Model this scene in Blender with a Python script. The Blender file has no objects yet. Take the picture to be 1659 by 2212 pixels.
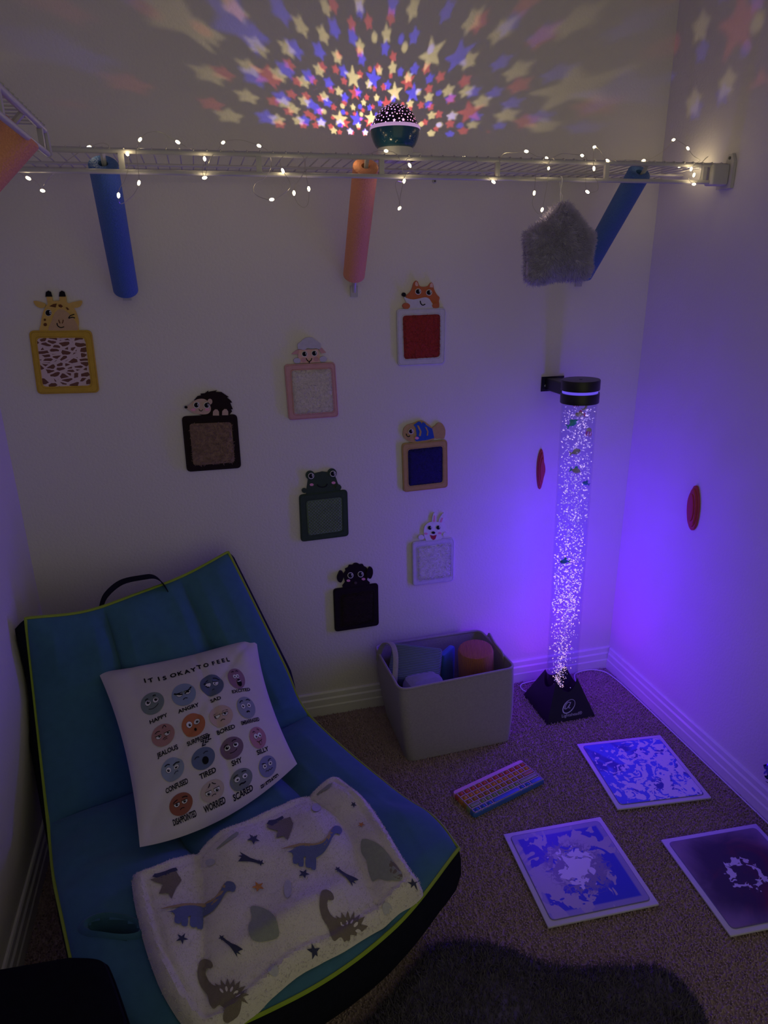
import bpy, math, random
import numpy as np
from mathutils import Vector, Matrix
from mathutils.geometry import delaunay_2d_cdt, tessellate_polygon
LAMP_N = 30
LAMP_POW = 15.5
LAMP_COLS = ((.05, (.55, .0, 1.0)), (.18, (.20, .0, 1.0)), (.40, (.06, .0, 1.0)), (.65, (.08, .0, 1.0)), (1.0, (.16, .01, 1.0)))
LAMP_SMOOTH = .12
DOME_FILM = .028
LED_POW = {'yellow': ((1.0, .82, .36), 2.8), 'blue': ((.06, .05, 1.0), 3.3), 'red': ((1.0, .09, .08), 2.3)}
LED_RAD = .0006
BULB_E = 22.0
WORLD = (.62, .62, .34), .45

random.seed(7)
rng = np.random.default_rng(7)
SC = bpy.context.scene
COL = SC.collection
PI = math.pi

# ------------------------------------------------------------------ camera
F_PX = 1480.68
CAM = np.array([-1.4426, -2.0735, 1.4979])
RM = np.array([[0.96708319, -0.25407305, -0.01403497],
               [0.09765157, 0.31962961, 0.94249726],
               [0.23497717, 0.9128438, -0.33391905]])   # right, up, forward


def ray(px, py):
    d = RM.T @ np.array([(px - 829.5) / F_PX, -(py - 1106.0) / F_PX, 1.0])
    return d / np.linalg.norm(d)


def hit(px, py, n, c):
    d = ray(px, py)
    n = np.array(n, float)
    t = (c - n @ CAM) / (n @ d)
    return CAM + t * d


def atY(px, py, y=0.0):
    return hit(px, py, (0, 1, 0), y)


def atX(px, py, x=0.0):
    return hit(px, py, (1, 0, 0), x)


def atZ(px, py, z=0.0):
    return hit(px, py, (0, 0, 1), z)


def crop(x0, y0, s, pts):
    return [(x0 + p[0] / s, y0 + p[1] / s) for p in pts]


cam = bpy.data.cameras.new('camera')
cam.sensor_fit = 'VERTICAL'
cam.sensor_height = 24.0
cam.lens = F_PX / 2212.0 * 24.0
cam.clip_start = 0.01
co = bpy.data.objects.new('camera', cam)
COL.objects.link(co)
m = Matrix.Identity(4)
for i in range(3):
    m[i][0] = RM[0][i]
    m[i][1] = RM[1][i]
    m[i][2] = -RM[2][i]
    m[i][3] = CAM[i]
co.matrix_world = m
SC.camera = co
SC.view_settings.view_transform = 'Standard'
SC.view_settings.look = 'None'
SC.view_settings.gamma = 1.0
SC.view_settings.use_curve_mapping = False
SC.view_settings.exposure = 0.0

# --------------------------------------------------------------- materials


def new_mat(name):
    mt = bpy.data.materials.new(name)
    mt.use_nodes = True
    nt = mt.node_tree
    b = nt.nodes['Principled BSDF']
    return mt, nt, b


def nd(nt, typ, **kw):
    n = nt.nodes.new(typ)
    for k, v in kw.items():
        if k.startswith('i_'):
            n.inputs[int(k[2:]) if k[2:].isdigit() else k[2:].replace('_', ' ')].default_value = v
        else:
            setattr(n, k, v)
    return n


def mth(nt, op, a, b=None, c=None):
    n = nt.nodes.new('ShaderNodeMath')
    n.operation = op
    for i, x in enumerate((a, b, c)):
        if x is None:
            continue
        if isinstance(x, (int, float)):
            n.inputs[i].default_value = x
        else:
            nt.links.new(x, n.inputs[i])
    return n.outputs[0]


def mixc(nt, fac, a, b):
    n = nt.nodes.new('ShaderNodeMix')
    n.data_type = 'RGBA'
    if isinstance(fac, (int, float)):
        n.inputs[0].default_value = fac
    else:
        nt.links.new(fac, n.inputs[0])
    for k, x in ((6, a), (7, b)):
        if isinstance(x, tuple):
            n.inputs[k].default_value = (*x[:3], 1)
        else:
            nt.links.new(x, n.inputs[k])
    return n.outputs[2]


def noise(nt, co_, scale, detail=3.0, dist=0.0, rough=0.5):
    n = nd(nt, 'ShaderNodeTexNoise')
    n.inputs['Scale'].default_value = scale
    n.inputs['Detail'].default_value = detail
    n.inputs['Roughness'].default_value = rough
    n.inputs['Distortion'].default_value = dist
    nt.links.new(co_, n.inputs['Vector'])
    return n.outputs[0]


def objco(nt):
    return nd(nt, 'ShaderNodeTexCoord').outputs['Object']


MATS = {}


def mat(name, c, rough=0.75, var=0.12, scale=60.0, bump=0.0, bscale=300.0, metallic=0.0,
        spec=0.3, sheen=0.0, coat=0.0):
    if name in MATS:
        return MATS[name]
    mt, nt, b = new_mat(name)
    oc = objco(nt)
    f = noise(nt, oc, scale, 3.0)
    lo = tuple(x * (1 - var) for x in c)
    hi = tuple(min(1, x * (1 + var)) for x in c)
    nt.links.new(mixc(nt, f, lo, hi), b.inputs['Base Color'])
    b.inputs['Roughness'].default_value = rough
    b.inputs['Metallic'].default_value = metallic
    b.inputs['Specular IOR Level'].default_value = spec
    if sheen:
        b.inputs['Sheen Weight'].default_value = sheen
        b.inputs['Sheen Roughness'].default_value = 0.5
    if coat:
        b.inputs['Coat Weight'].default_value = coat
        b.inputs['Coat Roughness'].default_value = 0.08
    if bump:
        f2 = noise(nt, oc, bscale, 2.0)
        bn = nd(nt, 'ShaderNodeBump')
        bn.inputs['Strength'].default_value = bump
        bn.inputs['Distance'].default_value = 0.003
        nt.links.new(f2, bn.inputs['Height'])
        nt.links.new(bn.outputs[0], b.inputs['Normal'])
    MATS[name] = mt
    return mt


def emat(name, c, strength, sample=True):
    mt, nt, b = new_mat(name)
    b.inputs['Base Color'].default_value = (*(x * .05 for x in c), 1)
    b.inputs['Roughness'].default_value = 0.5
    b.inputs['Emission Color'].default_value = (*c, 1)
    b.inputs['Emission Strength'].default_value = strength
    if not sample:
        mt.cycles.emission_sampling = 'NONE'
    MATS[name] = mt
    return mt


# ------------------------------------------------------------ mesh builder
def rot_to(d):
    d = Vector(d).normalized()
    return d.to_track_quat('Z', 'Y').to_matrix()


class G:
    def __init__(s):
        s.v, s.f, s.mi, s.cur = [], [], [], 0
        s.blocks = []

    def add(s, vs, fs):
        o = len(s.v)
        s.v += [tuple(map(float, p)) for p in vs]
        for f in fs:
            s.f.append(tuple(o + i for i in f))
            s.mi.append(s.cur)
        return o

    def box(s, lo, hi, rot=None, piv=None):
        x0, y0, z0 = lo
        x1, y1, z1 = hi
        vs = [(x, y, z) for z in (z0, z1) for (x, y) in ((x0, y0), (x1, y0), (x1, y1), (x0, y1))]
        if rot is not None:
            pv = Vector(piv if piv is not None else [(a + b) / 2 for a, b in zip(lo, hi)])
            vs = [rot @ (Vector(p) - pv) + pv for p in vs]
        s.add(vs, [(3, 2, 1, 0), (4, 5, 6, 7), (0, 1, 5, 4), (1, 2, 6, 5), (2, 3, 7, 6), (3, 0, 4, 7)])

    def rbox(s, lo, hi, r, n=4, rot=None, piv=None):
        """box with rounded vertical edges and softened top and bottom"""
        x0, y0, z0 = lo
        x1, y1, z1 = hi
        loops = []
        e = min(r, (z1 - z0) * 0.35)

        def loop(ins, z):
            out = []
            rr = max(r - ins * 0.5, 1e-4)
            for (cx, cy, a0) in ((x1 - r, y1 - r, 0), (x0 + r, y1 - r, 90), (x0 + r, y0 + r, 180), (x1 - r, y0 + r, 270)):
                for k in range(n + 1):
                    a = math.radians(a0 + 90.0 * k / n)
                    out.append((cx + (rr - ins * 0.5) * math.cos(a), cy + (rr - ins * 0.5) * math.sin(a), z))
            return out
        loops = [loop(e, z0), loop(e * .3, z0 + e * .3), loop(0, z0 + e), loop(0, z1 - e), loop(e * .3, z1 - e * .3), loop(e, z1)]
        if rot is not None:
            pv = Vector(piv if piv is not None else [(a + b) / 2 for a, b in zip(lo, hi)])
            loops = [[rot @ (Vector(p) - pv) + pv for p in L] for L in loops]
        s.loft(loops, True, caps=True)

    def loft(s, loops, closed=True, caps=False):
        n = len(loops[0])
        vs = [p for L in loops for p in L]
        fs = []
        for j in range(len(loops) - 1):
            for i in range(n if closed else n - 1):
                i2 = (i + 1) % n
                fs.append((j * n + i, j * n + i2, (j + 1) * n + i2, (j + 1) * n + i))
        if caps:
            fs.append(tuple(range(n - 1, -1, -1)))
            fs.append(tuple((len(loops) - 1) * n + i for i in range(n)))
        s.add(vs, fs)

    def tube(s, path, r, n=8, caps=True, closed=False, r2=None):
        path = [Vector(p) for p in path]
        m_ = len(path)
        loops = []
        up = None
        for i, p in enumerate(path):
            if closed:
                d = path[(i + 1) % m_] - path[i - 1]
            else:
                d = path[min(i + 1, m_ - 1)] - path[max(i - 1, 0)]
            d.normalize()
            if up is None:
                up = Vector((0, 0, 1)) if abs(d.z) < .9 else Vector((0, 1, 0))
            x = up.cross(d)
            if x.length < 1e-6:
                x = Vector((1, 0, 0))
            x.normalize()
            y = d.cross(x)
            up = y
            rr = r[i] if isinstance(r, (list, tuple)) else r
            rb = rr if r2 is None else r2
            loops.append([p + x * rr * math.cos(2 * PI * k / n) + y * rb * math.sin(2 * PI * k / n) for k in range(n)])
        if closed:
            loops.append(loops[0])
        s.loft(loops, True, caps=caps and not closed)

    def lathe(s, prof, c, n=32, axis=(0, 0, 1), caps=True):
        R = rot_to(axis)
        c = Vector(c)
        loops = [[c + R @ Vector((r * math.cos(2 * PI * k / n), r * math.sin(2 * PI * k / n), z)) for k in range(n)] for r, z in prof]
        s.loft(loops, True, caps=caps)

    def ball(s, c, r, nu=12, nv=8, rot=None):
        r = (r, r, r) if isinstance(r, (int, float)) else r
        c = Vector(c)
        vs = []
        for j in range(1, nv):
            t = PI * j / nv
            for i in range(nu):
                a = 2 * PI * i / nu
                vs.append(Vector((r[0] * math.sin(t) * math.cos(a), r[1] * math.sin(t) * math.sin(a), r[2] * math.cos(t))))
        vs += [Vector((0, 0, r[2])), Vector((0, 0, -r[2]))]
        if rot is not None:
            vs = [rot @ p for p in vs]
        fs = []
        for j in range(nv - 2):
            for i in range(nu):
                i2 = (i + 1) % nu
                fs.append((j * nu + i, (j + 1) * nu + i, (j + 1) * nu + i2, j * nu + i2))
        T = (nv - 1) * nu
        for i in range(nu):
            i2 = (i + 1) % nu
            fs.append((T, i, i2))
            fs.append((T + 1, (nv - 2) * nu + i2, (nv - 2) * nu + i))
        s.add([c + p for p in vs], fs)

    def prism(s, poly, a, b):
        """poly: list of functions' results; a, b map poly point -> 3D (back, front)"""
        n = len(poly)
        A = [a(p) for p in poly]
        B = [b(p) for p in poly]
        tris = tessellate_polygon([[Vector((p[0], p[1], 0)) for p in poly]])
        fs = [tuple(t) for t in tris] + [tuple(n + i for i in reversed(t)) for t in tris]
        fs += [(i, (i + 1) % n, n + (i + 1) % n, n + i) for i in range(n)]
        s.add(A + B, fs)

    def grid(s, fn, nu, nv, skip=None):
        vs = [fn(i / nu, j / nv) for j in range(nv + 1) for i in range(nu + 1)]
        fs = []
        for j in range(nv):
            for i in range(nu):
                if skip and skip((i + .5) / nu, (j + .5) / nv):
                    continue
                a = j * (nu + 1) + i
                fs.append((a, a + 1, a + nu + 2, a + nu + 1))
        s.add(vs, fs)

    def tufts(s, P, N, L, W, lean=0.6, sides=3, taper=0.15, lvar=0.3):
        """many short fibres: P, N arrays of roots and normals"""
        P = np.asarray(P, float)
        N = np.asarray(N, float)
        if len(P) == 0:
            return
        n = len(P)
        rd = rng.normal(size=(n, 3))
        D = N + lean * rd
        D /= np.linalg.norm(D, axis=1)[:, None]
        sg = np.sign((D * N).sum(1))
        D *= np.where(sg == 0, 1, sg)[:, None]
        X = np.cross(D, rng.normal(size=(n, 3)))
        X /= np.linalg.norm(X, axis=1)[:, None] + 1e-9
        Y = np.cross(D, X)
        ln = L * (1 + lvar * rng.uniform(-1, 1, n))
        vs = []
        for (h, w) in ((0.0, 1.0), (1.0, taper)):
            for k in range(sides):
                a = 2 * PI * k / sides + h * 0.7
                vs.append(P + D * (ln * h)[:, None] + W * w * (math.cos(a) * X + math.sin(a) * Y))
        V = np.stack(vs, 1).reshape(-1, 3)
        q = 2 * sides
        base = np.arange(n) * q
        fl = []
        for k in range(sides):
            k2 = (k + 1) % sides
            fl.append(np.stack([base + k, base + k2, base + sides + k2, base + sides + k], 1))
        if sides >= 3 and taper > 0.3:
            fl.append(np.stack([base + sides + k for k in range(sides)], 1)) if sides == 4 else None
        s.blocks.append((V, np.concatenate(fl), s.cur))

    def build(s, name, mats, parent=None, label=None, smooth=True, off=None, kind=None):
        if not isinstance(mats, (list, tuple)):
            mats = [mats]
        if off is None:
            r = parent
            while r is not None and r.parent is not None:
                r = r.parent
            off = np.array(r.location) if r is not None else np.zeros(3)
        me = bpy.data.meshes.new(name)
        V = np.array(s.v, float).reshape(-1, 3)
        fs = list(s.f)
        mi = list(s.mi)
        if s.blocks:
            o = len(V)
            allv = [V]
            for bv, bf, c in s.blocks:
                allv.append(bv)
                fs += (bf + o).tolist()
                mi += [c] * len(bf)
                o += len(bv)
            V = np.concatenate(allv)
        V = V - off
        me.from_pydata(V.tolist(), [], fs)
        for mm in mats:
            me.materials.append(mm)
        if len(mats) > 1:
            me.polygons.foreach_set('material_index', mi)
        if smooth:
            me.polygons.foreach_set('use_smooth', [True] * len(me.polygons))
        me.update()
        if smooth:
            try:
                me.set_sharp_from_angle(angle=math.radians(42))
            except Exception:
                pass
        o = bpy.data.objects.new(name, me)
        COL.objects.link(o)
        if parent is not None:
            o.parent = parent
        if label:
            o['label'] = label
        if kind:
            o['kind'] = kind
        return o


def thing(name, loc, label, cat, group=None):
    o = bpy.data.objects.new(name, None)
    o.empty_display_size = 0.02
    COL.objects.link(o)
    o.location = tuple(float(x) for x in loc)
    o['label'] = label
    o['category'] = cat
    if group:
        o['group'] = group
    return o


def tag(o, label, cat, group=None):
    o['label'] = label
    o['category'] = cat
    if group:
        o['group'] = group
    return o


def struct(o):
    o['kind'] = 'structure'
    return o


def cat_rom(pts, n=6, closed=False):
    P = [np.array(p, float) for p in pts]
    m_ = len(P)
    out = []
    segs = m_ if closed else m_ - 1
    for i in range(segs):
        if closed:
            a, b, c, d = P[i - 1], P[i], P[(i + 1) % m_], P[(i + 2) % m_]
        else:
            a, b, c, d = P[max(i - 1, 0)], P[i], P[i + 1], P[min(i + 2, m_ - 1)]
        for k in range(n):
            t = k / n
            out.append(0.5 * ((2 * b) + (c - a) * t + (2 * a - 5 * b + 4 * c - d) * t * t + (3 * b - a - 3 * c + d) * t ** 3))
    if not closed:
        out.append(P[-1])
    return out


def circle(cx, cy, rx, ry=None, n=24, rot=0.0):
    ry = rx if ry is None else ry
    c, s_ = math.cos(rot), math.sin(rot)
    return [(cx + rx * math.cos(2 * PI * k / n) * c - ry * math.sin(2 * PI * k / n) * s_,
             cy + rx * math.cos(2 * PI * k / n) * s_ + ry * math.sin(2 * PI * k / n) * c) for k in range(n)]


def rquad(cs, r, n=5):
    """rounded corners on a quad given in order"""
    out = []
    C = [np.array(c, float) for c in cs]
    for i in range(len(C)):
        p, a, b = C[i], C[i - 1], C[(i + 1) % len(C)]
        da = (a - p) / np.linalg.norm(a - p)
        db = (b - p) / np.linalg.norm(b - p)
        s0, s1 = p + da * r, p + db * r
        for k in range(n + 1):
            t = k / n
            out.append(tuple((1 - t) ** 2 * s0 + 2 * t * (1 - t) * p + t * t * s1))
    return out


def stroke(pts, w, n=5):
    """closed outline of a stroke along points"""
    P = cat_rom(pts, n)
    L, R = [], []
    for i, p in enumerate(P):
        d = P[min(i + 1, len(P) - 1)] - P[max(i - 1, 0)]
        d = d / (np.linalg.norm(d) + 1e-9)
        nrm = np.array([-d[1], d[0]])
        L.append(tuple(p + nrm * w / 2))
        R.append(tuple(p - nrm * w / 2))
    return L + R[::-1]


def inside(poly, pts):
    poly = np.asarray(poly, float)
    pts = np.asarray(pts, float)
    x, y = pts[:, 0], pts[:, 1]
    r = np.zeros(len(pts), bool)
    n = len(poly)
    j = n - 1
    for i in range(n):
        xi, yi = poly[i]
        xj, yj = poly[j]
        c = ((yi > y) != (yj > y)) & (x < (xj - xi) * (y - yi) / (yj - yi + 1e-15) + xi)
        r ^= c
        j = i
    return r


def bdist(poly, pts):
    A = np.asarray(poly, float)
    B = np.roll(A, -1, 0)
    pts = np.asarray(pts, float)
    best = np.full(len(pts), 1e9)
    for a, b in zip(A, B):
        ab = b - a
        t = np.clip(((pts - a) @ ab) / (ab @ ab + 1e-15), 0, 1)
        d = np.linalg.norm(pts - (a + t[:, None] * ab), axis=1)
        best = np.minimum(best, d)
    return best


def fill2d(poly, step):
    """triangulated polygon with inner points -> verts(n,2), tris"""
    P = np.asarray(poly, float)
    Q2 = np.roll(P, -1, 0)
    if np.sum(P[:, 0] * Q2[:, 1] - Q2[:, 0] * P[:, 1]) < 0:
        P = P[::-1]
    Q = []
    for a, b in zip(P, np.roll(P, -1, 0)):
        k = max(1, int(np.linalg.norm(b - a) / step + .5))
        for i in range(k):
            Q.append(a + (b - a) * i / k)
    Q = np.array(Q)
    lo, hi = Q.min(0), Q.max(0)
    gx = np.arange(lo[0], hi[0], step)
    gy = np.arange(lo[1], hi[1], step)
    X, Y = np.meshgrid(gx, gy)
    X[::2] += step * .5
    pts = np.stack([X.ravel(), Y.ravel()], 1)
    if len(pts):
        pts = pts[inside(Q, pts)]
    if len(pts):
        pts = pts[bdist(Q, pts) > step * .45]
    allp = np.concatenate([Q, pts]) if len(pts) else Q
    n = len(Q)
    r = delaunay_2d_cdt([Vector(p) for p in allp], [(i, (i + 1) % n) for i in range(n)], [], 0, 1e-7)
    V = np.array([tuple(p) for p in r[0]])
    T = [tuple(f) for f in r[2]]
    C_ = np.array([(V[t[0]] + V[t[1]] + V[t[2]]) / 3 for t in T])
    ok = inside(Q, C_)
    return V, [t for t, k in zip(T, ok) if k]


def text2d(txt, size, bold=0.0):
    cu = bpy.data.curves.new('txt', 'FONT')
    cu.body = txt
    cu.size = size
    cu.align_x = 'CENTER'
    cu.offset = bold
    cu.resolution_u = 3
    o = bpy.data.objects.new('txt', cu)
    COL.objects.link(o)
    dg = bpy.context.evaluated_depsgraph_get()
    dg.update()
    ev = o.evaluated_get(dg)
    me = ev.to_mesh()
    V = [(v.co.x, v.co.y) for v in me.vertices]
    F = [tuple(p.vertices) for p in me.polygons]
    ev.to_mesh_clear()
    bpy.data.objects.remove(o)
    bpy.data.curves.remove(cu)
    return V, F


def scatter(poly, n):
    P = np.asarray(poly, float)
    lo, hi = P.min(0), P.max(0)
    out = np.zeros((0, 2))
    while len(out) < n:
        q = rng.uniform(lo, hi, (n * 2, 2))
        out = np.concatenate([out, q[inside(P, q)]])
    return out[:n]


def lamp(name, loc, color, power, radius=0.0, parent=None, typ='POINT', smooth=0.0):
    L = bpy.data.lights.new(name, typ)
    if smooth:
        L.use_nodes = True
        em = L.node_tree.nodes['Emission']
        fo = L.node_tree.nodes.new('ShaderNodeLightFalloff')
        fo.inputs['Strength'].default_value = 1.0
        fo.inputs['Smooth'].default_value = smooth
        L.node_tree.links.new(fo.outputs['Quadratic'], em.inputs['Strength'])
    L.color = color
    L.energy = power
    L.shadow_soft_size = radius
    o = bpy.data.objects.new(name, L)
    COL.objects.link(o)
    if parent is not None:
        o.parent = parent
        loc = np.array(loc) - np.array(parent.location)
    o.location = tuple(float(x) for x in loc)
    return o

# ================================================================= setting
W = 1.99


def wall_mat(name, c):
    mt, nt, b = new_mat(name)
    oc = objco(nt)
    f = noise(nt, oc, 5.0, 4.0)
    nt.links.new(mixc(nt, f, tuple(x * .96 for x in c), c), b.inputs['Base Color'])
    b.inputs['Roughness'].default_value = 0.85
    b.inputs['Specular IOR Level'].default_value = 0.2
    n1 = noise(nt, oc, 130.0, 3.0)
    n1 = mth(nt, 'SMOOTH_MIN', n1, 0.55, 0.2)
    bn = nd(nt, 'ShaderNodeBump')
    bn.inputs['Strength'].default_value = 0.35
    bn.inputs['Distance'].default_value = 0.004
    nt.links.new(n1, bn.inputs['Height'])
    nt.links.new(bn.outputs[0], b.inputs['Normal'])
    return mt


WALL = wall_mat('wall_paint', (.80, .76, .74))
CEIL = wall_mat('ceiling_paint', (.82, .81, .79))
TRIM = mat('trim_paint', (.82, .8, .8), rough=.35, var=.03, spec=.5)
H = 2.44
YF = -2.6


def slab(name, lo, hi, mt):
    g = G()
    g.box(lo, hi)
    return struct(g.build(name, mt, smooth=False))


slab('wall_back', (-W - .1, 0, -.1), (.1, .1, H), WALL)
slab('wall_right', (0, YF, -.1), (.1, -.0001, H), WALL)
slab('wall_left', (-W - .1, YF, -.1), (-W, -.0001, H), WALL)
slab('ceiling', (-W - .1, YF, H + .0005), (.1, .1, H + .1), CEIL)

PROF = [(.0005, .088), (.006, .088), (.0085, .083), (.0085, .066), (.012, .060), (.012, .038), (.0145, .033), (.0145, -.004), (.0005, -.004)]


def baseboard(name, fn, a, b):
    g = G()
    g.loft([[fn(a, d, z) for d, z in PROF], [fn(b, d, z) for d, z in PROF]], True, caps=True)
    return struct(g.build(name, TRIM, smooth=False))


baseboard('baseboard_back', lambda t, d, z: (t, -d, z), -W + .0005, -.0005)
baseboard('baseboard_right', lambda t, d, z: (-d, t, z), -.015, YF)
baseboard('baseboard_left', lambda t, d, z: (-W + d, t, z), -.015, YF)

# carpet: base slab with short twisted yarn tufts, one mesh
CARPET = mat('carpet_yarn', (.47, .35, .345), rough=.95, var=.45, scale=140, spec=.1)
g = G()
g.box((-W - .1, YF, -.1), (.1, .05, -.006))
sp = 0.0062
xs = np.arange(-W + .016, -.016, sp)
ys = np.arange(-1.75, -.016, sp)
X, Y = np.meshgrid(xs, ys)
P = np.stack([X.ravel(), Y.ravel()], 1) + rng.uniform(-sp * .45, sp * .45, (X.size, 2))
vis = ~inside([(-1.84, -.60), (-1.30, -.40), (-1.12, -.86), (-1.62, -1.06)], P)
P = P[vis]
P3 = np.concatenate([P, np.full((len(P), 1), -.0065)], 1)
N3 = np.tile([0, 0, 1.0], (len(P), 1))
g.tufts(P3, N3, .0085, .0030, lean=.33, sides=4, taper=.55, lvar=.3)
struct(g.build('floor', CARPET, smooth=False))

# ================================================================== rug
RUG = mat('rug_fur', (.15, .135, .17), rough=.95, var=.35, scale=60, spec=.1)
rp = [atZ(*q, .0)[:2] for q in crop(800, 1900, 1.931, [(250, 285), (350, 268), (480, 278), (600, 310), (720, 360), (880, 380), (1050, 372), (1180, 375), (1290, 430), (1370, 530), (1400, 603)])]
outl = [tuple(p) for p in cat_rom(rp, 4)]
outl += [(-.56, -1.42), (-.66, -1.6), (-.85, -1.7), (-1.3, -1.72), (-1.52, -1.66), (-1.58, -1.48), (-1.57, -1.30), (-1.46, -1.20), (-1.30, -1.12), (-1.19, -1.06)]
V, T = fill2d(outl, .03)
g = G()
d = bdist(outl, V)
hz = .004 + .016 * np.sqrt(np.clip(d / .04, 0, 1)) + .004 * np.sin(V[:, 0] * 19 + 2 * V[:, 1]) * np.sin(V[:, 1] * 23) * np.clip(d / .05, 0, 1)
g.add([(p[0], p[1], z) for p, z in zip(V, hz)], T)
n = len(outl)
g.loft([[(p[0], p[1], .0) for p in outl], [(p[0], p[1], .004) for p in outl]], True)
sp_ = scatter(outl, 42000)
sd = bdist(outl, sp_)
sz = .003 + .016 * np.sqrt(np.clip(sd / .04, 0, 1))
g.tufts(np.concatenate([sp_, sz[:, None]], 1), np.tile([0, 0, 1.0], (len(sp_), 1)), .016, .0016, lean=.55)
tag(g.build('rug', RUG), 'dark grey fluffy rug with wavy edge on carpet in front of seat', 'rug')

# ================================================================ bubble lamp
BLK = mat('black_plastic', (.012, .012, .016), rough=.35, var=.1, spec=.5)
LC = np.array([-.316, -.19])
A0 = np.array([-.311, -.19, .05])
A1 = np.array([-.331, -.19, 1.105])
AX = (A1 - A0) / np.linalg.norm(A1 - A0)


def axp(z):
    t = (z - A0[2]) / (A1[2] - A0[2])
    return A0 + (A1 - A0) * t


LAMP = thing('bubble_lamp', (LC[0], LC[1], 0), 'tall clear bubble tube lamp with black base glowing violet in the room corner', 'lamp')
HB, SB, RH = .235, .093, .0565
g = G()
NB = 96
rim, bot = [], []
for k in range(NB):
    a = 2 * PI * k / NB + PI / 4
    c, s_ = math.cos(a), math.sin(a)
    mm = max(abs(c), abs(s_))
    bot.append((LC[0] + SB * c / mm, LC[1] + SB * s_ / mm, .0))
    zz = HB * (1 - RH * mm / SB)
    rim.append((LC[0] + RH * c, LC[1] + RH * s_, zz))
inner = [(p[0], p[1], .03) for p in rim]
mid = [tuple(np.array(o) * .5 + np.array(r) * .5) for o, r in zip(bot, rim)]
g.loft([bot, mid, rim, inner], True, caps=True)
# emblem and lettering on the front face of the base
fn = np.array([0, 1, -SB / HB])
fc = LC[1] - SB            # plane: y - z*SB/HB... at z=0 y=fc
fnn = np.array([0, -1, SB / HB]) / math.sqrt(1 + (SB / HB) ** 2)


def face_pt(px, py, lift=.0006):
    return hit(px, py, (0, 1, -SB / HB), fc) + fnn * lift


g.cur = 1


def decal_px(poly):
    tris = tessellate_polygon([[Vector((p[0], p[1], 0)) for p in poly]])
    g.add([face_pt(*p) for p in poly], [tuple(t) for t in tris])


def lg(pts):
    return crop(1120, 1420, 8.295, pts)


def ring_decal(cx, cy, rx, ry, rot, w0, w1):
    o_ = circle(cx, cy, rx, ry, 40, rot)
    n_ = len(o_)
    i_ = []
    for k in range(n_):
        t = 2 * PI * k / n_
        w = w0 + (w1 - w0) * (0.5 - 0.5 * math.cos(t))
        d_ = np.array([cx - o_[k][0], cy - o_[k][1]])
        i_.append(tuple(np.array(o_[k]) + d_ / np.linalg.norm(d_) * w))
    A_ = [face_pt(*p) for p in lg(o_)]
    B_ = [face_pt(*p) for p in lg(i_)]
    g.loft([A_, B_], True)


ring_decal(900, 880, 150, 88, math.radians(-52), 8, 22)
for st, w in (([(935, 810), (890, 805), (850, 850), (835, 910), (850, 925), (885, 890), (930, 820)], 11),
              ([(938, 800), (905, 880), (900, 905), (925, 900), (960, 870)], 11),
              ([(830, 840), (815, 900), (830, 930)], 8)):
    decal_px(lg(stroke(st, w)))
V2, F2 = text2d('Lightahead\u00ae', 78)
tx = []
for x, y in V2:
    u = 955 + x * .93
    tx.append(face_pt(*lg([(u, 1072 - (u - 810) * .175 - y)])[0]))
g.add(tx, F2)
LBASE = g.build('base', [BLK, mat('printed_silver', (.62, .62, .70), rough=.4)], LAMP)


def clear_mat(name, tint, gl=.12):
    mt = bpy.data.materials.new(name)
    mt.use_nodes = True
    nt = mt.node_tree
    nt.nodes.clear()
    out = nd(nt, 'ShaderNodeOutputMaterial')
    tr = nd(nt, 'ShaderNodeBsdfTransparent')
    tr.inputs[0].default_value = (*tint, 1)
    gs = nd(nt, 'ShaderNodeBsdfGlossy')
    gs.inputs['Roughness'].default_value = .06
    lw = nd(nt, 'ShaderNodeLayerWeight')
    lw.inputs['Blend'].default_value = .5
    f = mth(nt, 'POWER', lw.outputs['Facing'], 3.0)
    f = mth(nt, 'MULTIPLY_ADD', f, gl * 6, gl * .25)
    f = mth(nt, 'MINIMUM', f, .6)
    nz = noise(nt, objco(nt), 30.0, 2.0)
    f = mth(nt, 'MULTIPLY', f, mth(nt, 'MULTIPLY_ADD', nz, .6, .6))
    mx = nd(nt, 'ShaderNodeMixShader')
    nt.links.new(f, mx.inputs[0])
    nt.links.new(tr.outputs[0], mx.inputs[1])
    nt.links.new(gs.outputs[0], mx.inputs[2])
    nt.links.new(mx.outputs[0], out.inputs[0])
    return mt


RT = .0535
g = G()
L_ = float(np.linalg.norm(A1 - A0))
g.lathe([(RT, -.012), (RT, L_ + .002)], A0, 48, AX, caps=False)
g.build('clear_tube', clear_mat('clear_acrylic', (.97, .97, 1), .07), LAMP)
g = G()
g.lathe([(RT - .0035, -.012), (RT - .0035, L_ - .004)], A0, 48, AX, caps=False)
g.build('water', clear_mat('lamp_water', (.93, .93, 1.0), .012), LAMP)
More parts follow.
